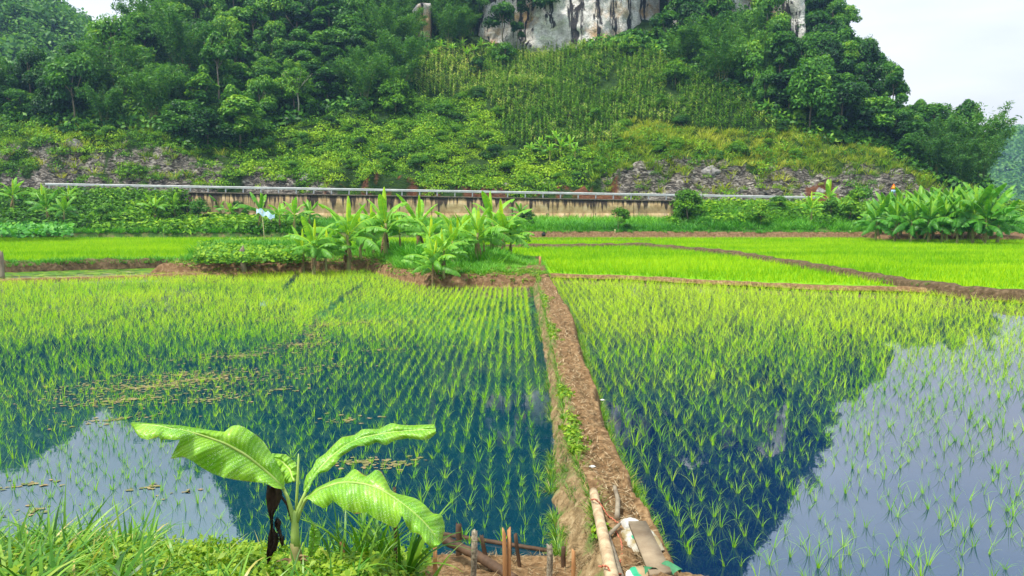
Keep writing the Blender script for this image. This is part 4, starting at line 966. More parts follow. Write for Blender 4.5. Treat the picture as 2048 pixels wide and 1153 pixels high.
# ------------------------------------------------------------------ leafy patches by the paddies
def big_leaf_patch(pts_fn, n_, name, lab, mt, ls, h, voff=0):
    x, y, z0 = pts_fn(n_); n_ = len(x); hh = h*U(.4, 1.0, n_)
    d = rng.normal(size=(n_, 3))*.45+np.array([0, -.35, .9]); V_, Q_ = leaves(np.stack([x, y, z0+hh], 1), d, ls*U(.6, 1.3, n_), .85)
    tag(obj(name, mesh(name, V_, Q_, np.clip(U(.1, .75, n_)+.25*(hh/h-.7)+voff, 0, 1), M[mt])), lab, 'plants', kind='stuff')
def f1(n_):
    P = G([(388, 538), (500, 546), (610, 536), (620, 505), (500, 500), (400, 505)], .3); P_ = np.array(P); x = U(P_[:, 0].min(), P_[:, 0].max(), n_*2); y = U(P_[:, 1].min(), P_[:, 1].max(), n_*2); k = inpoly(x, y, P); x, y = x[k], y[k]
    return x, y, .35*np.ones(len(x))+.25*fbm(x*.6, y*.6, 3, 33)
big_leaf_patch(f1, 9000, 'squash_vegetation', 'bright broad leaved squash vines heaped at the island end', 'under', .2, .75, .14)
def f2(n_):
    P = G([(-300, 486), (0, 481), (145, 479), (150, 466), (0, 462), (-300, 466)], .4); P_ = np.array(P); x = U(P_[:, 0].min(), P_[:, 0].max(), n_*2); y = U(P_[:, 1].min(), P_[:, 1].max(), n_*2); k = inpoly(x, y, P); x, y = x[k], y[k]
    return x, y, .3*np.ones(len(x))+.05*(y-63)
big_leaf_patch(f2, 6500, 'taro_vegetation', 'dark green taro bed bordering the far paddy', 'tallgrass', .42, 1.0)
x = U(-17, 1.8, 16000); y = U(29, 51, 16000); z = island_h(x, y)
d = y-np.interp(x, isl[:, 0], isl[:, 1]); bare = (x < -6.2) & (d < 2.6)
gi = [grassclump(16, .42, .02, .7, 1.2, .14) for _ in range(6)]
k = (z > .25) & (d > .35) & ~(bare & (U(0, 1, len(x)) < .85)) & (d > 1.0+fbm(x*.8, y*.8, 3, 12)) & (U(0, 1, len(x)) < .75)
Vn, Qn, An = replicate(gi, np.stack([x, y, z-.02], 1)[k], U(0, 6.28, k.sum()), (U(.6, 1.5, len(x))*(1+1.0*((d > 4) & (fbm(x*.4, y*.4, 2, 2) > 0)))*(1-.65*ss(-1.5, .8, x)))[k], (.2+.4*fbm(x*.5, y*.5, 3, 7)-.15*(d > 5))[k])
tag(obj('island_grass', mesh('island_grass', Vn, Qn, An, M['tallgrass'])), 'fresh grass growing around the island bananas', 'grass', kind='stuff')
x = U(-17, 1.8, 5000); y = U(29, 40, 5000); z = island_h(x, y); d = y-np.interp(x, isl[:, 0], isl[:, 1]); k = (z > .1) & (d > .25) & (d < 2.2)
ws = [shrub(16, .13, .07) for _ in range(5)]
Vn, Qn, An = replicate(ws, np.stack([x, y, z-.02], 1)[k], U(0, 6.28, k.sum()), U(.6, 1.5, k.sum()), U(0, .3, k.sum()))
tag(obj('island_weeds', mesh('island_weeds', Vn, Qn, An, M['weed'])), 'small weeds on the bare red rim of the island', 'weeds', kind='stuff')
# grass fringes on the dikes
Vs = []; P_ = []; sc_ = []
for (dx, dy, wv, zt), (dens, hs) in zip(dikes, [(5, .4), (9, .45), (7, .4), (3, .3), (1, .3), (26, .95), (9, .4)]):
    n_ = int(len(dx)*.3*dens); i = rng.integers(0, len(dx)-1, n_); lat = U(-1, 1, n_)*wv[i]*1.0
    tx, ty = np.gradient(dx)[i], np.gradient(dy)[i]; l_ = np.hypot(tx, ty)
    P_.append(np.stack([dx[i]-ty/l_*lat, dy[i]+tx/l_*lat, np.full(n_, zt-.06)-.12*(np.abs(lat)/wv[i])**2], 1)); sc_.append(np.full(n_, hs)*U(.6, 1.2, n_))
P_ = np.concatenate(P_); sc_ = np.concatenate(sc_)
Vn, Qn, An = replicate(gi, P_, U(0, 6.28, len(P_)), sc_, U(-.1, .15, len(P_)))
tag(obj('dike_grass', mesh('dike_grass', Vn, Qn, An, M['tallgrass'])), 'short dark grass fringing the narrow dikes', 'grass', kind='stuff')
# path: straw litter, weeds and moss along the flank
n_ = 5000; y = 5.6+31*U(0, 1, n_)**2.0; u_ = U(0, 1, n_); x = dL(y)+.05+(dR(y)-dL(y)-.05)*u_; z = DZ-.42*ss(.78, 1.02, u_)+.02
V_, Q_ = blades(np.stack([x, y, z], 1), U(0, 6.28, n_), U(.03, .13, n_), .006+.0006*y, U(1.0, 1.65, n_), U(-.3, .5, n_), 2)
tag(obj('path_litter', mesh('path_litter', V_, Q_, np.repeat(U(0, 1, n_), 2), M['strawmat'])), 'dry straw and grass litter trodden on the dirt path', 'straw', kind='stuff')
n_ = 900; y = 6.2+30*U(0, 1, n_)**1.8; u_ = np.abs(rng.normal(size=n_))*.13; x = dL(y)+.02+(dR(y)-dL(y))*u_; k = (fbm(y*.55, y*0, 3, 14) > .05) & (U(0, 1, n_) < .45)
wsm = [shrub(18, .085, .055) for _ in range(6)]
Vn, Qn, An = replicate(wsm, np.stack([x, y, x*0+DZ], 1)[k], U(0, 6.28, k.sum()), U(.5, 1.5, k.sum()), U(.1, .35, k.sum()))
tag(obj('path_weeds', mesh('path_weeds', Vn, Qn, An, M['weed'])), 'small leafy weeds growing on the wall edge of the path', 'weeds', kind='stuff')
n_ = 1500; y = 6.6+30*U(0, 1, n_)**1.5; x = dB(y)-.02; sg = [grassclump(8, .16, .008, .9, 1.1, .05) for _ in range(5)]
x2 = dR(y)+.10; P_ = np.concatenate([np.stack([x, y, x*0], 1)[(fbm(y*1.5, y*0, 3, 4) > -.1) & (U(0, 1, n_) < .5)], np.stack([x2, y, x2*0+.04], 1), np.stack([dL(y)+.03, y, x*0+DZ-.02], 1)[::3]])
Vn, Qn, An = replicate(sg, P_, U(0, 6.28, len(P_)), U(.5, 1.4, len(P_)), U(0, .3, len(P_)))
tag(obj('waterline_grass', mesh('waterline_grass', Vn, Qn, An, M['fgrass'])), 'fine bright grass along the waterline of the path', 'grass', kind='stuff')

n_ = 1300; y = 6.3+28*U(0, 1, n_)**1.8; u_ = U(0, 1, n_); b_, l_ = dB(y), dL(y); x = b_+(l_-b_)*u_+.03; z = .0+DZ*u_**.8; k = (fbm(y*.9, u_*2, 3, 18) > .0) | (u_ < .12)
Vn, Qn, An = replicate(sg, np.stack([x, y, z], 1)[k], U(0, 6.28, k.sum()), U(.25, .75, k.sum()), U(-.3, .15, k.sum()))
tag(obj('wall_weeds', mesh('wall_weeds', Vn, Qn, An, M['fgrass'])), 'thin grass and moss tufts clinging to the mud wall', 'weeds', kind='stuff')
n_ = 1500; y = 6.0+28*U(0, 1, n_)**1.8; u_ = U(0, 1, n_); b_, l_ = dB(y), dL(y); V_, Q_ = blades(np.stack([b_+(l_-b_)*u_+.01, y, .02+DZ*u_**.8], 1), U(0, 6.28, n_), U(.03, .12, n_), .007, U(1.2, 2.2, n_), .3, 2)
tag(obj('wall_litter', mesh('wall_litter', V_, Q_, np.repeat(U(0, .8, n_), 2), M['strawmat'])), 'dry stalks hanging from the mud wall', 'straw', kind='stuff')

# ------------------------------------------------------------------ roadside wall, guardrail, sign
wx0, wx1 = PX(385, RY0), PX(1345, RY0)
e = empty('retaining_wall', ((wx0+wx1)/2, RY0-.35, 1.0)); tag(e, 'long ochre concrete wall with black rain streaks holding up the road', 'wall')
cxw = (wx0+wx1)/2
npan = 12; edges = np.linspace(wx0, wx1, npan+1)
b = MB(); hg_ = []
Vw = []; Qw = []; off = 0; H_ = []
for i in range(npan):
    xa, xb = edges[i]+.03, edges[i+1]-.03; xs_ = np.linspace(xa, xb, 6); dy = U(-.03, .03)
    for z0_, z1_, yo in ((-.2, 1.35, -.14), (1.35, None, 0)):
        zt = [(zroad(np.array([x_]))[0]+.05-1.0 if z1_ is None else z1_) for x_ in xs_]
        rows_ = []
        for f_ in (0, .5, 1):
            for x_, zz in zip(xs_, zt): rows_.append([x_-cxw, dy+yo, z0_+(zz-z0_)*f_]); H_.append(f_ if z1_ is None else f_*.35)
        n0 = len(rows_)
        for x_, zz in zip(xs_, zt): rows_.append([x_-cxw, dy+yo+.45, zz]); H_.append(.9)
        Vw += rows_
        for r_ in range(3):
            for c_ in range(5): Qw.append([off+r_*6+c_, off+r_*6+c_+1, off+(r_+1)*6+c_+1, off+(r_+1)*6+c_])
        off += 24
obj('wall_face', mesh('wall_face', np.array(Vw), Qw, mats=M['conc'], attrs={'hgt': np.array(H_)}), e)
b = MB()
b.add(*box((0, .32, (zroad(np.array([cxw]))[0]-2.0)/2+.3), (wx1-wx0, .1, 2.4))); 
V_ = []; 
xs_ = np.linspace(wx0, wx1, 30); zt = zroad(xs_)+.05-1.0
cap = []; 
for x_, zz in zip(xs_, zt): cap += [[x_-cxw, -.09, zz], [x_-cxw, -.09, zz+.16], [x_-cxw, .5, zz+.16], [x_-cxw, .5, zz]]
Qc = [[4*i+j, 4*i+(j+1) % 4, 4*i+4+(j+1) % 4, 4*i+4+j] for i in range(29) for j in range(4)]
M['coping'] = simple('sooty_coping', (.05, .04, .03), (.16, .13, .1), 4); bk = []
for x_, zz in zip(xs_, zt): bk += [[x_-cxw, .2, -.2], [x_-cxw, .2, zz]]
obj('backing', mesh('backing', np.array(bk), [[2*i, 2*i+2, 2*i+3, 2*i+1] for i in range(29)], mats=M['coping']), e)
obj('coping', mesh('coping', np.array(cap), Qc, mats=M['coping']), e)
gx0, gx1 = PX(96, RY0), PX(1640, RY0); gy = RY0+.35
e = empty('guardrail', ((gx0+gx1)/2, gy, 4.0)); tag(e, 'long galvanised steel guardrail running along the road edge', 'guardrail')
cx0 = (gx0+gx1)/2; xs_ = np.arange(gx0, gx1, 1.0); pr = [(-.03, -.155), (.04, -.1), (.04, -.05), (-.02, 0), (.04, .05), (.04, .1), (-.03, .155)]
Vr = [[x_-cx0, -.1-a_, zroad(np.array([x_]))[0]-4.0+.8+c_*.85] for x_ in xs_ for a_, c_ in pr]; Vr += [[v_[0], v_[1]+.012, v_[2]] for v_ in Vr]; n7 = len(xs_)*7
Qr = [[7*i+j, 7*i+7+j, 7*i+8+j, 7*i+j+1] for i in range(len(xs_)-1) for j in range(6)]; Qr += [[a_+n7 for a_ in q[::-1]] for q in Qr]
for i in range(len(xs_)-1):
    for j in (0, 6): Qr.append([7*i+j, 7*i+7+j, 7*i+7+j+n7, 7*i+j+n7])
obj('rail', mesh('rail', np.array(Vr), Qr, mats=M['zinc']), e)
pm = MB().add(*box((0, 0, .43), (.14, .1, .95))).add(*box((0, -.06, .8), (.1, .1, .2))).mesh('post', M['zinc'])
for x_ in np.arange(gx0+.4, gx1, 2.03): obj('post', pm, e, (x_-cx0, 0, zroad(np.array([x_]))[0]-4.0))
# road sign
p = yp(1787, 379, RY0+.2); e = empty('road_sign', (p[0], p[1], 3.0)); tag(e, 'orange red triangular warning sign above a pale blue plate by the road', 'sign')
M['orange'] = simple('orange_sign', (.8, .12, .01), (.85, .2, .02), 3, .4); M['yellow'] = simple('yellow_sign', (.85, .4, .02), (.9, .5, .05), 3, .4); M['paleblue'] = simple('pale_blue_sign', (.2, .36, .55), (.38, .52, .62), 6, .4)
def tri(b, cz_, r_, y_, th_):
    P = np.array([[0, y_, cz_+r_], [-r_*.866, y_, cz_-r_*.5], [r_*.866, y_, cz_-r_*.5]]); Vt = np.vstack([P, P+[0, th_, 0]])
    b.add(Vt, [[0, 1, 2, 2], [3, 5, 4, 4], [0, 3, 4, 1], [1, 4, 5, 2], [2, 5, 3, 0]])
zc = p[2]-3.0
b = MB(); b.add(*tube([[0, .05, -.2], [0, .05, zc+.5]], .035, 8)); b.build('pole', M['zinc'], e)
b = MB(); tri(b, zc+.22, .42, 0, .02); b.build('warning_plate', M['orange'], e); b = MB(); tri(b, zc+.2, .24, -.006, .004); b.build('warning_field', M['yellow'], e)
MB().add(*box((0, 0, zc-.27), (.5, .02, .42))).build('lower_plate', M['paleblue'], e)

# ------------------------------------------------------------------ poles, posts and small things in the middle distance
def stake(p, top_z, w, mt, lab, lean=(0, 0), flat=1.0, name='wooden_stake', n=8, cat='stake', jag=.0):
    h = top_z-p[2]; e_ = np.array([0, 0, -.25]); zz = np.linspace(-.25, h, 6); P = np.stack([zz*lean[0], zz*lean[1], zz], 1)
    P[1:-1, :2] += U(-.06, .06, (4, 2))*w
    V_, Q_ = tube(P, np.array([1, 1.02, 1, .97, .95, .9])*w*.5, n, jit=.06); V_[:, 1] *= flat
    if jag: V_[-(n+2):, 2] += U(-jag, jag, n+2)*w*2
    o = obj(name, mesh(name, V_, Q_, mats=M[mt]), loc=p); tag(o, lab, cat); return o
p = gp(606, 492, .5); p = p*0+yp(606, 488, 46.5); p[2] = .3
e = empty('flag_pole', p); tag(e, 'thin bamboo scare pole with a tattered pale blue plastic bag tied on top', 'pole')
t_ = yp(523, 425, 46.5); ztop = t_[2]-p[2]; dx = yp(527, 425, 46.5)[0]-p[0]
dx = (yp(524, 425, 46.5)-yp(530, 489, 46.5))[0]; b0 = yp(530, 489, 46.5); e.location = (float(b0[0]), 46.5, .35); ztop = t_[2]-.35
b = MB(); b.add(*tube([[0, 0, -.3], [dx*.4, 0, ztop*.5], [dx, 0, ztop+.15]], [.028, .022, .014], 6)); M['dryb'] = simple('dry_bamboo', (.4, .34, .15), (.62, .55, .3), 6); b.build('pole', M['dryb'], e)
bagV, bagQ = grid(np.linspace(-.35, .75, 12), np.linspace(-.12, .12, 5), lambda X, Y: -.38*(X+.35)+.09*np.sin(X*14+Y*20)); bagV = np.stack([bagV[:, 0], bagV[:, 1]*.6+.06*np.sin(bagV[:, 0]*11), bagV[:, 2]+bagV[:, 1]*1.3], 1)
ob = obj('plastic_bag', mesh('plastic_bag', bagV, bagQ, mats=M['bluebag']), e, (dx, 0, ztop+.12))
p = vfoot(543, 458); stake(p, yp(543, 414, p[1])[2], .13, 'dryb', 'bare pale bamboo pole on the verge beside the plastic bag pole', name='bamboo_pole', cat='pole')
for px_, py_, top, w, mt, lab, ln in [(5, 551, 504, .2, 'bark', 'weathered grey post at the frame edge by the muddy pond', (0, 0)), (488, 540, 497, .26, 'bark', 'split brown tree stump post in front of the squash vines', (-.05, 0)), (1080, 546, 516, .12, 'wood_o', 'short thin stake where the path meets the cross dike', (0, 0)),
        (1230, 474, 460, .09, 'dryb', 'thin pale stick at the far paddy edge under the small tree', (0, 0)), (1274, 473, 462, .08, 'dryb', 'thin grey stick at the far paddy edge past the small tree', (0, 0)), (1700, 474, 462, .08, 'dryb', 'thin stick at the far paddy edge before the grove', (0, 0)), (1057, 458, 447, .1, 'dryb', 'short pale stick in the grass behind the island tip', (0, 0))]:
    p = gp(px_, py_, .2 if py_ > 480 else .3); stake(p, yp(px_, top, p[1])[2], w, mt, lab, ln, name='wooden_post', cat='post', jag=.4)
def rock_blob(loc, s, mt, lab, name='boulder', seed=1, cat='rock'):
    th = np.linspace(0, np.pi, 13); ph = np.arange(20)/20*2*np.pi; TH, PH = np.meshgrid(th, ph, indexing='ij')
    d = np.stack([np.sin(TH)*np.cos(PH), np.sin(TH)*np.sin(PH), np.cos(TH)], -1); r = 1+.55*fbm(d[..., 0]*1.9+seed, d[..., 1]*1.9+d[..., 2]*1.6+seed, 5, seed)
    V_ = (d*r[..., None]*np.array(s)).reshape(-1, 3); Q_ = [[i*20+j, (i+1)*20+j, (i+1)*20+(j+1) % 20, i*20+(j+1) % 20] for i in range(12) for j in range(20)]
    o = obj(name, mesh(name, V_, Q_, mats=M[mt], smooth=True), loc=loc); tag(o, lab, cat); return o
p = gp(1167, 474, .15); rock_blob((p[0], p[1], .3), (.8, .55, .5), 'black', 'black rounded boulder lying at the far edge of the paddy')
p = gp(1085, 470, .4); rock_blob((p[0], EDGE-.2, .55), (.2, .2, .22), 'black', 'small black rock in the red earth edge behind the island tip', seed=4)
M['greyrock'] = simple('grey_limestone', (.06, .055, .05), (.42, .4, .37), 2.2, .9, .9, .2)
for i, (px_, py_, s_, lab) in enumerate([(1033-170, 378, .5, 'grey boulder on the red earth just above the middle guardrail'), (1008, 372, .8, 'pale flat boulder in the red earth above the guardrail'), (1085, 368, .55, 'small pale boulder in the red earth left of the landslide'), (1425, 345, 1.5, 'large pale boulder bulging from the rock cutting'),
        (1480, 382, .9, 'pale boulder low in the rock cutting'), (1640, 385, 1.0, 'grey boulder at the foot of the far rock cutting'), (140, 290, 1.5, 'pale boulder high in the nearer rock cutting'), (560, 360, 1.0, 'grey boulder by the guardrail below the wooded slope'), (610, 358, 1.3, 'whitish boulder by the guardrail next to the grey one'), (1130, 84, 1.4, 'black boulder at the cave mouth under the cliff'),
        (960, 195, .8, 'dark boulder at the thicket edge beside the maize'), (1140, 232, .6, 'dark boulder standing inside the maize')]):
    p = foot(px_, py_); rock_blob(p+np.array([0, .3*s_, -.1*s_]), (s_*.8, s_*.6, s_*.55), 'black' if 'black' in lab or 'dark' in lab else 'greyrock', lab, seed=10+i)
# trestle at far paddy edge
p = gp(1038, 479, .15); e = empty('wooden_trestle', (p[0], p[1], .12)); tag(e, 'low dark wooden trestle at the far paddy edge behind the island tip', 'trestle')
MB().add(*box((0, 0, .52), (1.0, .3, .1))).build('top_board', M['wood_b'], e)
lg = MB().add(*box((0, 0, .25), (.08, .08, .5))).mesh('leg', M['wood_b'])
for sx in (-.42, .42):
    for sy in (-.1, .1): obj('leg', lg, e, (sx, sy, 0))
p = gp(393, 524, .1); rock_blob((p[0], p[1], .15), (.28, .2, .16), 'white', 'white plastic litter lying at the pond corner by the squash vines', name='plastic_litter', seed=3, cat='litter')

# ------------------------------------------------------------------ foreground: stakes, logs, poles, sacks, plank
def bz(x, y): return float(bank(np.array([x]), np.array([y]))[0])
for px_, py_, top, w, mt, lab, ln, fl in [
        (917, 1098, 1050, 16, 'wood_b', 'thick dark round stake at the water beside the log end', (0, 0), 1), (949, 1168, 1064, 15, 'wood_g', 'tall speckled bark stake crossing the log', (.03, 0), 1), (967, 1112, 1072, 12, 'wood_b', 'leaning dark stake right behind the speckled bark stake', (-.18, 0), .6),
        (1008, 1158, 1062, 11, 'wood_o', 'tall split orange lath, taller half of the pair in the dirt', (-.02, 0), .4), (1020, 1106, 1076, 9, 'wood_b', 'short dark stake just behind the orange lath pair', (0, 0), .8), (1033, 1130, 1069, 10, 'wood_b', 'dark stake leaning back, beyond the orange laths', (-.12, 0), .8),
        (1099, 1165, 1091, 16, 'wood_g', 'thick grey bark stake standing before the dark board', (0, 0), 1), (1127, 1134, 1095, 12, 'wood_b', 'short dark stake touching the mud wall end', (0, 0), .7), (1147, 1170, 1103, 11, 'wood_o', 'orange brown lath beside the foot of the mud wall', (0, 0), .4),
        (870, 1168, 1092, 11, 'wood_o', 'orange split lath under the tip of the drooping banana leaf', (0, 0), .4), (682, 1170, 1094, 15, 'wood_o', 'pointed orange stake standing in the tall grass', (-.03, 0), .4), (789, 1140, 975, 9, 'wood_b', 'tall thin dark stake behind the drooping banana leaf', (0, 0), .8)]:
    p = gp(px_, min(py_, 1152), .12); p[1] = min(p[1], 6.75) if py_ < 1140 else 5.66
    if px_ in (682, 870): p[1] = 5.3 if px_ == 682 else 5.75
    q = yp(px_, top, p[1]); base = np.array([q[0]-ln[0]*(q[2]-.2), p[1], min(bz(q[0], p[1]), q[2]-.2)])
    stake(base, q[2], w/F*p[1]*.85, mt, lab, ln, fl, jag=.5 if mt == 'wood_o' else .15)
q = yp(1017, 1064, 5.66); stake(np.array([q[0], 5.68, .2]), q[2], .036, 'wood_o', 'slimmer half of the split orange lath pair', (.01, 0), .4, jag=.5)
def log(P, r, mt, lab, name, nodes=False, cat='log', cols=None):
    P = np.array(P, float); n_ = 26; t_ = np.linspace(0, 1, n_); Pp = np.stack([np.interp(t_, np.linspace(0, 1, len(P)), P[:, i]) for i in range(3)], 1)
    rr = np.interp(t_, [0, 1], r)*(1+.04*rng.normal(size=n_)*(not nodes))
    if nodes: rr = rr*(1+.07*((np.arange(n_) % 5) == 2))
    V_, Q_ = tube(Pp, rr, 12, jit=.015)
    o = obj(name, mesh(name, V_, Q_, mats=M[mt], smooth=True)); tag(o, lab, cat); return o
log([yp(888, 1080, 6.45), yp(955, 1112, 6.2), yp(1030, 1160, 5.9)], (.04, .045), 'wood_b', 'dark grey log lying slantwise over the dirt behind the stakes', 'log')
# dark retaining board along the water
e = mesh('edge_board', *(lambda A, B: (np.array([A, B, B+[0, 0, .03], A+[0, 0, .03], A+[.02, .04, 0], B+[.02, .04, 0], B+[.02, .03, .03], A+[.02, .03, .03]]), [[0, 1, 2, 3], [4, 7, 6, 5], [3, 2, 6, 7], [0, 4, 5, 1], [0, 3, 7, 4], [1, 5, 6, 2]]))(gp(880, 1072, 0), gp(1168, 1118, 0)), mats=M['wood_b'])
tag(obj('edge_board', e), 'long dark board edging the water behind the stakes', 'board')
def on_path(px_, py_, z): return gp(px_, py_, z)
log([on_path(1187, 984, .50), on_path(1206, 1070, .53), on_path(1228, 1175, .56)], (.042, .054), 'bamboo', 'thick pale muddy bamboo pole lying along the path edge', 'bamboo_pole', True, 'bamboo pole')
log([on_path(1212, 1072, .47), on_path(1228, 1120, .48), on_path(1246, 1180, .50)], (.035, .04), 'bark', 'thinner brown pole lying beside the pale bamboo pole', 'wooden_pole', False, 'pole')
log([on_path(1229, 974, .46), on_path(1236, 1000, .46), on_path(1234, 1036, .46)], (.02, .024), 'bark', 'short brown stick lying in the mud of the path', 'stick', False, 'stick')
log([on_path(1213, 1075, .5), on_path(1226, 1062, .5), on_path(1240, 1048, .5)], (.02, .014), 'bark', 'curved root lying beside the brown pole', 'root', False, 'root')
def cord(L_, lab, r=.0065, z=.6):
    P = np.array([gp(a, b, c) for a, b, c in L_]); n_ = 40; t_ = np.linspace(0, 1, n_); Pp = np.stack([np.interp(t_, np.linspace(0, 1, len(P)), P[:, i]) for i in range(3)], 1)
    Pp += .004*rng.normal(size=Pp.shape)
    V_, Q_ = tube(Pp, r, 6); tag(obj('red_cord', mesh('red_cord', V_, Q_, mats=M['rope'])), lab, 'cord')
cord([(1181, 1000, .55), (1190, 999, .61), (1200, 1006, .56), (1215, 1032, .47), (1238, 1048, .46)], 'red cord knotted round the upper end of the bamboo pole')
cord([(1198, 1134, .56), (1212, 1132, .64), (1222, 1144, .6), (1236, 1148, .57), (1248, 1150, .5)], 'red cord lashing the lower end of the bamboo pole')
cord([(1230, 1060, .46), (1243, 1085, .46), (1245, 1110, .46), (1238, 1128, .46)], 'loose red cord between the brown pole and the sack')
def pillow(c, s, rz, mt, lab, seed):
    n_ = 22; u_ = np.linspace(-1, 1, n_); A_, B_ = np.meshgrid(u_, u_); hh = ((1-np.abs(A_)**3.2)*(1-np.abs(B_)**3.2)).clip(0)**.55
    Zt = hh*s[2]*(1+.35*fbm(A_*2+seed, B_*2, 3, seed)); X_ = A_*s[0]*(1-.06*np.abs(B_)**3); Y_ = B_*s[1]*(1-.06*np.abs(A_)**3)
    c_, s_ = math.cos(rz), math.sin(rz); V1 = np.stack([X_, Y_, Zt], -1).reshape(-1, 3); V2 = np.stack([X_, Y_, -Zt*.5], -1).reshape(-1, 3)
    i = (np.arange(n_-1)[:, None]*n_+np.arange(n_-1)[None]).ravel(); Q1 = np.stack([i, i+1, i+1+n_, i+n_], 1)
    o = obj('sack', mesh('sack', np.vstack([V1, V2]), np.vstack([Q1, Q1[:, ::-1]+n_*n_]), mats=M[mt], smooth=True), loc=c); o.rotation_euler = (0, 0, rz); tag(o, lab, 'sack'); return o
pillow(gp(1283, 1082, .44), (.15, .2, .07), .12, 'sack', 'white sack with green print half under the plank, smeared with mud', 3)
pillow(gp(1262, 1052, .44), (.09, .07, .06), .2, 'white', 'small crumpled white plastic bundle at the upper end of the plank', 5)
pillow(gp(1302, 1158, .40), (.2, .17, .07), .15, 'sack2', 'brown sack with green striped edge below the white sack', 8)
A, B, C_, D = gp(1257, 1043, .6), gp(1292, 1042, .6), gp(1343, 1142, .6), gp(1300, 1148, .6)
Vp = np.array([A, B, C_, D]); Vp = np.vstack([Vp, Vp-[0, 0, .03]]); 
tag(obj('plank', mesh('plank', Vp, [[0, 3, 2, 1], [4, 5, 6, 7], [0, 1, 5, 4], [1, 2, 6, 5], [2, 3, 7, 6], [3, 0, 4, 7]], mats=M['plank'])), 'flat muddy brown plank laid over the sacks', 'plank')
M['greencloth'] = simple('green_tarp', (.02, .13, .05), (.07, .28, .13), 9, .6)
V, Q = grid(np.linspace(0, .28, 16), np.linspace(0, .09, 6), lambda X, Y: .04*np.sin(X*28+Y*30)+.03*np.sin(X*11))
p = gp(1290, 1150, .56); V = V+p; tag(obj('tarp_strip', mesh('tarp_strip', V, Q, mats=M['greencloth'], smooth=True)), 'crumpled green tarp strip at the lower end of the plank', 'tarp')
for px_, py_, z_, lab in [(1184, 933, .45, 'white scrap lying on the middle of the path'), (1204, 800, .3, 'white scrap on the water side of the path'), (1265, 812, .01, 'pale leaf bit floating beside the path')][:2]:
    p = gp(px_, py_, z_); rock_blob(p, (.035, .03, .01), 'white', lab, name='scrap', seed=6, cat='litter')

# near bank vegetation
def gap_dirt(x, y):
    px, py = proj(x, y, bank(x, y)); return (px > 845) & (px < 1165)
x = U(-6.2, 2.0, 2600); y = U(3.6, 6.75, 2600); z = bank(x, y); px, py = proj(x, y, z); k = ~gap_dirt(x, y) & (z > -.03) & (px < 1180); x, y, z, px = x[k], y[k], z[k], px[k]
gl = [grassclump(7, .62, .034, .6, 1.9, .05, 7) for _ in range(12)]
k = (U(0, 1, len(x)) < np.where(px < 330, .62, .3)) & (px < 860)
Vn, Qn, An = replicate(gl, np.stack([x, y, z-.02], 1)[k], U(0, 6.28, k.sum()), U(.45, 1.0, k.sum())*np.where(px[k] < 300, 1.0, .75), U(-.15, .3, k.sum()))
tag(obj('bank_grass', mesh('bank_grass', Vn, Qn, An, M['fgrass'])), 'long arching grass covering the near bank', 'grass', kind='stuff')
x = U(-5.5, .6, 5200); y = U(3.8, 6.7, 5200); z = bank(x, y); px, py = proj(x, y, z); k = ~gap_dirt(x, y) & (z > -.03) & (px < 860) & (U(0, 1, len(x)) < np.where(px < 200, .3, .8))
wl = [shrub(26, .12, .045, 1.2, .6) for _ in range(8)]
Vn, Qn, An = replicate(wl, np.stack([x, y, z], 1)[k], U(0, 6.28, k.sum()), U(.5, 1.25, k.sum()), U(-.05, .3, k.sum()))
tag(obj('bank_weeds', mesh('bank_weeds', Vn, Qn, An, M['weed'])), 'low small leaved weeds carpeting the near bank', 'weeds', kind='stuff')
for i, (px_, py_, nb, h_, lab) in enumerate([(735, 1150, 44, .8, 'tall dark cane grass tuft between the banana and the drooping leaf'), (800, 1150, 36, .8, 'cane grass tuft under the drooping banana leaf'), (690, 1152, 22, .75, 'grass tuft around the pointed orange stake'), (130, 1110, 14, .72, 'broad bladed grass tuft standing up from the left bank'), (255, 1130, 10, .6, 'arching grass tuft leaning over the sky reflection'), (845, 1150, 10, .5, 'grass tuft at the border of the bare dirt')]):
    p = gp(px_, py_, .45); az = U(0, 6.28, nb); b_ = np.stack([np.cos(az)*.06, np.sin(az)*.04, az*0-.03], 1)
    V_, Q_ = blades(b_, az, h_*U(.7, 1.1, nb), .03*U(.7, 1.3, nb), .38*U(.2, 1, nb), 1.5*U(.2, 1.2, nb), 8, twist=U(-.8, .8, nb))
    o = obj('grass_tuft', mesh('grass_tuft', V_, Q_, np.repeat(U(.2, .85, nb), 8), M['fgrass']), loc=(p[0], p[1], bz(p[0], p[1]))); tag(o, lab, 'grass tuft')
# dirt crumbs on the bare patch and straw on the banks
n_ = 900; x = U(-.7, 1.1, n_); y = U(5.5, 6.7, n_); z = bank(x, y)
V_, Q_ = blades(np.stack([x, y, z+.01], 1), U(0, 6.28, n_), U(.03, .12, n_), .006, U(1.1, 1.6, n_), U(-.3, .4, n_), 2)
tag(obj('dirt_litter', mesh('dirt_litter', V_, Q_, np.repeat(U(0, .9, n_), 2), M['strawmat'])), 'dry bits scattered on the bare dirt', 'litter', kind='stuff')

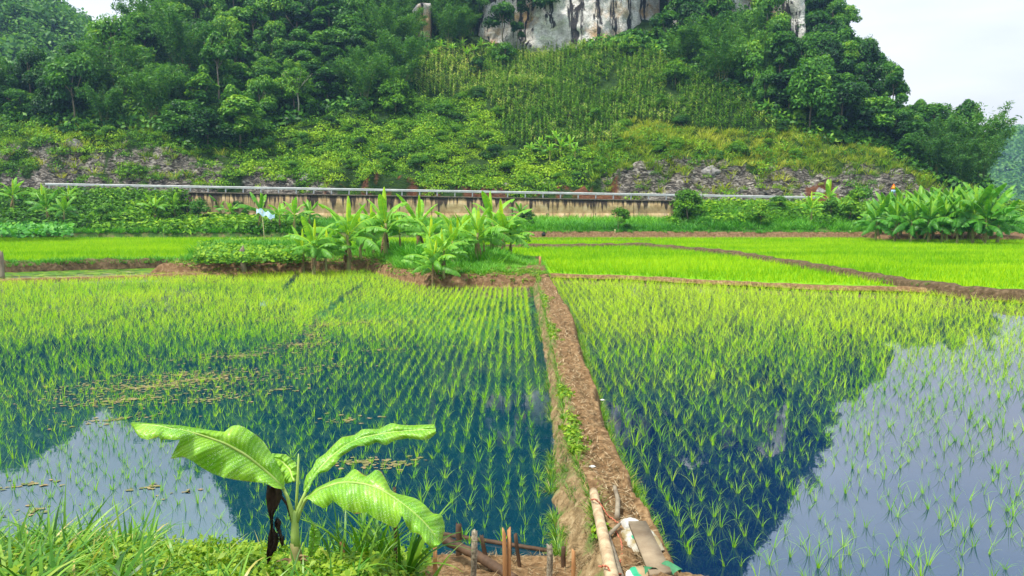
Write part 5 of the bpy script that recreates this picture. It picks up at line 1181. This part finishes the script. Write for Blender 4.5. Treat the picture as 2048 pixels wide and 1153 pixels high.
# ------------------------------------------------------------------ the young banana plant in front
m, t = mat('dewy_banana_leaf')
uvn = N(t, 'ShaderNodeAttribute', attribute_name='along'); acr = N(t, 'ShaderNodeAttribute', attribute_name='across')
sepm = N(t, 'ShaderNodeMath', operation='MULTIPLY'); t.links.new(uvn.outputs['Fac'], sepm.inputs[0]); sepm.inputs[1].default_value = 230
add_ = N(t, 'ShaderNodeMath', operation='MULTIPLY_ADD'); t.links.new(acr.outputs['Fac'], add_.inputs[0]); add_.inputs[1].default_value = -9; t.links.new(sepm.outputs[0], add_.inputs[2])
sn = N(t, 'ShaderNodeMath', operation='SINE'); t.links.new(add_.outputs[0], sn.inputs[0])
n = noise(t, 5, 4); base = ramp(t, [(.3, (.15, .42, .015)), (.7, (.34, .62, .04))], n.outputs[0])
rib = ramp(t, [(0, (.5, .62, .5)), (1, (1.1, 1.1, 1.1))]); mr = N(t, 'ShaderNodeMapRange'); mr.inputs[1].default_value = -1; t.links.new(sn.outputs[0], mr.inputs[0]); t.links.new(mr.outputs[0], rib.inputs[0])
c = mixc(t, base.outputs[0], rib.outputs[0], .55, 'MULTIPLY')
midr = ramp(t, [(.015, (1, 1, 1)), (.045, (0, 0, 0))], acr.outputs['Fac']); c = mixc(t, c, (.52, .66, .14), midr.outputs[0])
eb = noise(t, 7, 4); ea = N(t, 'ShaderNodeMath', operation='MULTIPLY_ADD'); t.links.new(eb.outputs[0], ea.inputs[0]); ea.inputs[1].default_value = .28; t.links.new(acr.outputs['Fac'], ea.inputs[2])
er = ramp(t, [(1.0, (0, 0, 0)), (1.0, (1, 1, 1))], None)
es = N(t, 'ShaderNodeMapRange'); es.inputs[1].default_value = 1.12; es.inputs[2].default_value = 1.16; t.links.new(ea.outputs[0], es.inputs[0]); c = mixc(t, c, (.3, .2, .06), es.outputs[0])
vo = N(t, 'ShaderNodeTexVoronoi'); vo.inputs['Scale'].default_value = 130; tcn = N(t, 'ShaderNodeTexCoord'); t.links.new(tcn.outputs['Object'], vo.inputs[0])
n3 = noise(t, 9, 3); dth = N(t, 'ShaderNodeMath', operation='MULTIPLY_ADD'); t.links.new(n3.outputs[0], dth.inputs[0]); dth.inputs[1].default_value = -.3; t.links.new(vo.outputs['Distance'], dth.inputs[2])
dm = ramp(t, [(.04, (1, 1, 1)), (.085, (0, 0, 0))], dth.outputs[0])
c = mixc(t, c, (.72, .85, .62), dm.outputs[0])
bb_, oo_ = bsdf(t, c, .38, .5, mr.outputs[0], .25, .004)
tr = N(t, 'ShaderNodeBsdfTranslucent'); t.links.new(c, tr.inputs[0]); ms = N(t, 'ShaderNodeMixShader'); ms.inputs[0].default_value = .3
t.links.new(bb_.outputs[0], ms.inputs[1]); t.links.new(tr.outputs[0], ms.inputs[2]); t.links.new(ms.outputs[0], oo_.inputs[0]); M['dewy'] = m
BY = 4.8
root = empty('young_banana_plant', (yp(592, 1153, BY)[0], BY, bz(yp(592, 1153, BY)[0], BY))); tag(root, 'young banana plant on the near bank with wide dewy leaves and a hanging dead leaf', 'banana plant')
rl = np.array(root.location)
def custom_leaf(mid, up, lo, Ymid, dup, dlo, name='leaf', mt='dewy', lab=None, nt_=56, na=9):
    def rs(L_, smooth=True):
        L_ = np.array(L_, float); s = np.r_[0, np.cumsum(np.hypot(*np.diff(L_, axis=0).T))]; s /= s[-1]; t_ = np.linspace(0, 1, nt_); return np.interp(t_, s, L_[:, 0]), np.interp(t_, s, L_[:, 1])
    mx_, my_ = rs(mid); ux, uy = rs(up); lx, ly = rs(lo); k_ = np.array([1, 2, 3, 2, 1.])/9
    sm = lambda a: np.r_[a[:2], np.convolve(a, k_, 'valid'), a[-2:]]
    mx_, my_ = sm(mx_), sm(my_); t_ = np.linspace(0, 1, nt_); Ym = np.interp(t_, np.linspace(0, 1, len(Ymid)), Ymid)
    V_ = []; al = []; ac = []
    cols = np.linspace(-1, 1, 2*na+1)
    for i in range(nt_):
        m3 = yp(mx_[i], my_[i], Ym[i]); wv_ = .022*math.sin(i*.55)+.012*math.sin(i*1.3)
        u3 = yp(ux[i], uy[i], Ym[i]+dup+wv_); l3 = yp(lx[i], ly[i], Ym[i]+dlo-wv_)
        for c_ in cols:
            e3 = u3 if c_ > 0 else l3; a_ = abs(c_); p_ = m3*(1-a_)+e3*a_; p_ = p_+np.array([0, -.035*math.sin(a_*math.pi)*1.0, .012*math.sin(a_*math.pi)])
            V_.append(p_-rl); al.append(t_[i]); ac.append(a_)
    nc = len(cols); i = (np.arange(nt_-1)[:, None]*nc+np.arange(nc-1)[None]).ravel(); V_ = np.array(V_)
    Q_ = np.stack([i, i+1, i+1+nc, i+nc], 1)
    o = obj(name, mesh(name, V_, Q_, mats=M[mt], smooth=True, attrs={'along': al, 'across': ac}), root)
    if lab: o['label'] = lab
    b = MB(); P_ = np.array([yp(mx_[i], my_[i], Ym[i]-.006)-rl+[0, 0, -.006] for i in range(0, nt_, 3)]); b.add(*tube(P_, np.linspace(.011, .003, len(P_)), 6)); b.build('midrib', M['petiole'], o, True)
    return o
M['petiole'] = simple('pale_petiole', (.22, .38, .06), (.42, .52, .15), 6, .45, .15, .003)
custom_leaf([(567, 977), (550, 958), (531, 940), (490, 907), (449, 885), (401, 868), (363, 859), (315, 851), (267, 847)],
            [(569, 977), (569, 957), (558, 932), (544, 909), (535, 895), (527, 883), (515, 872), (503, 864), (488, 854), (473, 850), (462, 853), (454, 864), (448, 864), (415, 860), (367, 852), (315, 848), (290, 846), (267, 845)],
            [(565, 979), (548, 976), (531, 967), (500, 964), (469, 960), (445, 955), (421, 946), (400, 934), (384, 922), (367, 914), (341, 918), (352, 895), (362, 878), (350, 881), (326, 878), (324, 891), (318, 873), (298, 881), (280, 876), (271, 866), (266, 850)], [4.8, 4.72, 4.62, 4.55, 4.55], .10, -.10)
custom_leaf([(612, 983), (629, 949), (656, 919), (688, 892), (724, 875), (764, 867), (805, 862), (872, 858)],
            [(607, 980), (608, 965), (613, 950), (624, 938), (633, 919), (650, 908), (668, 889), (683, 875), (710, 870), (724, 859), (740, 858), (756, 859), (783, 846), (800, 850), (819, 851), (845, 850), (869, 849)],
            [(616, 985), (624, 965), (637, 948), (656, 943), (672, 927), (683, 913), (696, 905), (715, 893), (737, 892), (753, 885), (772, 892), (789, 881), (819, 877), (846, 881), (862, 877), (873, 866)], [4.8, 4.95, 5.1, 5.15, 5.15], .10, -.06)
custom_leaf([(615, 995), (642, 976), (683, 963), (724, 965), (764, 978), (805, 1006), (840, 1035), (862, 1060), (881, 1086)],
            [(614, 993), (632, 976), (650, 968), (672, 958), (690, 955), (702, 941), (712, 938), (722, 946), (732, 953), (742, 947), (752, 939), (762, 942), (772, 960), (781, 980), (791, 987), (832, 997), (850, 1010), (865, 1027), (884, 1030), (890, 1054), (884, 1082)],
            [(616, 998), (632, 1010), (648, 1018), (658, 1012), (664, 1000), (683, 1016), (710, 1029), (732, 1025), (751, 1038), (791, 1058), (799, 1045), (804, 1031), (812, 1050), (821, 1065), (838, 1068), (850, 1085), (865, 1098), (876, 1092), (881, 1088)], [4.75, 4.62, 4.5, 4.42, 4.4], .14, -.10)
custom_leaf([(588, 962), (580, 938), (562, 920), (545, 915)], [(592, 962), (597, 945), (592, 926), (572, 909), (545, 907)], [(584, 966), (572, 968), (562, 952), (552, 935), (543, 920)], [4.95, 5.05, 5.1], .05, -.03, lab='small curled leaf behind the widest leaf')
custom_leaf([(622, 1112), (628, 1080), (630, 1055), (626, 1046)], [(627, 1112), (640, 1090), (640, 1065), (627, 1045)], [(616, 1112), (617, 1085), (620, 1058), (625, 1046)], [4.85, 4.85, 4.85], .02, -.02, lab='short upright sucker leaf at the foot')
def rp(px_, py_, Y=BY): return yp(px_, py_, Y)-rl
b = MB(); b.add(*tube([rp(597, 1175), rp(595, 1130), rp(592, 1105), rp(590, 1085)], [.046, .042, .038, .03], 10, jit=.09)); b.build('pseudostem', M['stem'], root, True)
b = MB(); b.add(*tube([rp(591, 1100), rp(590, 1070), rp(590, 1045), rp(591, 1022)], [.031, .028, .024, .019], 10, jit=.02)); b.build('leaf_sheath', M['petiole'], root, True)
for L_, nm in (([rp(591, 1060), rp(583, 1022), rp(575, 995), rp(566, 976)], 'petiole'), ([rp(592, 1040), rp(598, 1015), rp(607, 995), rp(613, 981)], 'petiole'), ([rp(592, 1045), rp(600, 1020), rp(609, 1003), rp(616, 995, 4.75)], 'petiole')):
    b = MB(); b.add(*tube(L_, [.019, .016, .012, .011], 8)); b.build(nm, M['petiole'], root, True)
b = MB(); b.add(*tube([rp(592, 1030), rp(594, 990), rp(596, 950), rp(597, 908)], [.010, .010, .009, .004], 7)); o = b.build('spear_leaf', M['petiole'], root, True)
def dead(pts, w, name='dead_leaf'):
    P = np.array([rp(*q) for q in pts]); n_ = 24; t_ = np.linspace(0, 1, n_); Pp = np.stack([np.interp(t_, np.linspace(0, 1, len(P)), P[:, i]) for i in range(3)], 1); V_ = []
    for i in range(n_):
        for c_ in np.linspace(-1, 1, 7): V_.append(Pp[i]+[c_*w*(.6+.5*math.sin(i*.45))*(1-.55*t_[i]), .03*math.sin(c_*6+i*.5), .01*rng.normal()])
    i = (np.arange(n_-1)[:, None]*7+np.arange(6)[None]).ravel(); return obj(name, mesh(name, np.array(V_), np.stack([i, i+1, i+8, i+7], 1), mats=M['deadleaf_dark'], smooth=False), root)
M['deadleaf_dark'] = simple('dark_dead_leaf', (.012, .008, .006), (.07, .04, .025), 18, .8, .6, .01)
o = dead([(545, 972), (546, 1010), (543, 1050), (545, 1085), (538, 1125)], .055); o['label'] = 'dark brown dead leaf hanging straight down'
dead([(552, 1040), (560, 1065), (566, 1090)], .018)
b = MB(); b.add(*tube([rp(590, 1058), rp(575, 1010, 4.82), rp(556, 985, 4.84), rp(546, 974, 4.84)], [.014, .01, .008, .006], 6)); b.build('dead_petiole', M['deadleaf_dark'], root, True)
for a_ in range(9):
    p0 = rp(594+U(-8, 8), 1120+U(-30, 25)); an = U(0, 6.28); p1 = p0+np.array([math.cos(an)*.12, math.sin(an)*.05-.03, U(-.14, .05)])
    b = MB(); b.add(*tube([p0, (p0+p1)/2+[0, 0, .02], p1], [.014, .009, .002], 5)); b.build('dry_sheath', M['deadleaf'], root)

# ------------------------------------------------------------------ haze
m, t = mat('haze'); o_ = N(t, 'ShaderNodeOutputMaterial'); v_ = N(t, 'ShaderNodeVolumePrincipled'); v_.inputs['Density'].default_value = .00035; v_.inputs['Color'].default_value = (.38, .62, 1.0, 1); v_.inputs['Anisotropy'].default_value = .2
t.links.new(v_.outputs[0], o_.inputs['Volume'])
USE_HAZE = True
if USE_HAZE:
    V_, Q_ = box((100, 340, 59), (860, 720+10, 122)); tag(obj('haze', mesh('haze', V_, Q_, mats=m)), kind='stuff', label='thin bluish humid air over the whole valley', cat='haze')

# ------------------------------------------------------------------ labels: count repeats of one group from the left
ORD = 'first second third fourth fifth sixth seventh eighth ninth tenth eleventh twelfth thirteenth fourteenth fifteenth sixteenth seventeenth eighteenth nineteenth twentieth'.split()
by = {}
for o in C.objects:
    if o.get('category') and o.get('label') and o.get('group') and not o.name.startswith('rice_seedling'): by.setdefault((o['label'], o['group']), []).append(o)
for (lab, grp), L_ in by.items():
    if 1 < len(L_) <= 20:
        L_.sort(key=lambda o: float(proj(o.location[0], o.location[1], o.location[2]+2)[0]))
        for i, o in enumerate(L_):
            if len(lab.split()) <= 13: o['label'] = lab+', '+ORD[i]+' from left'
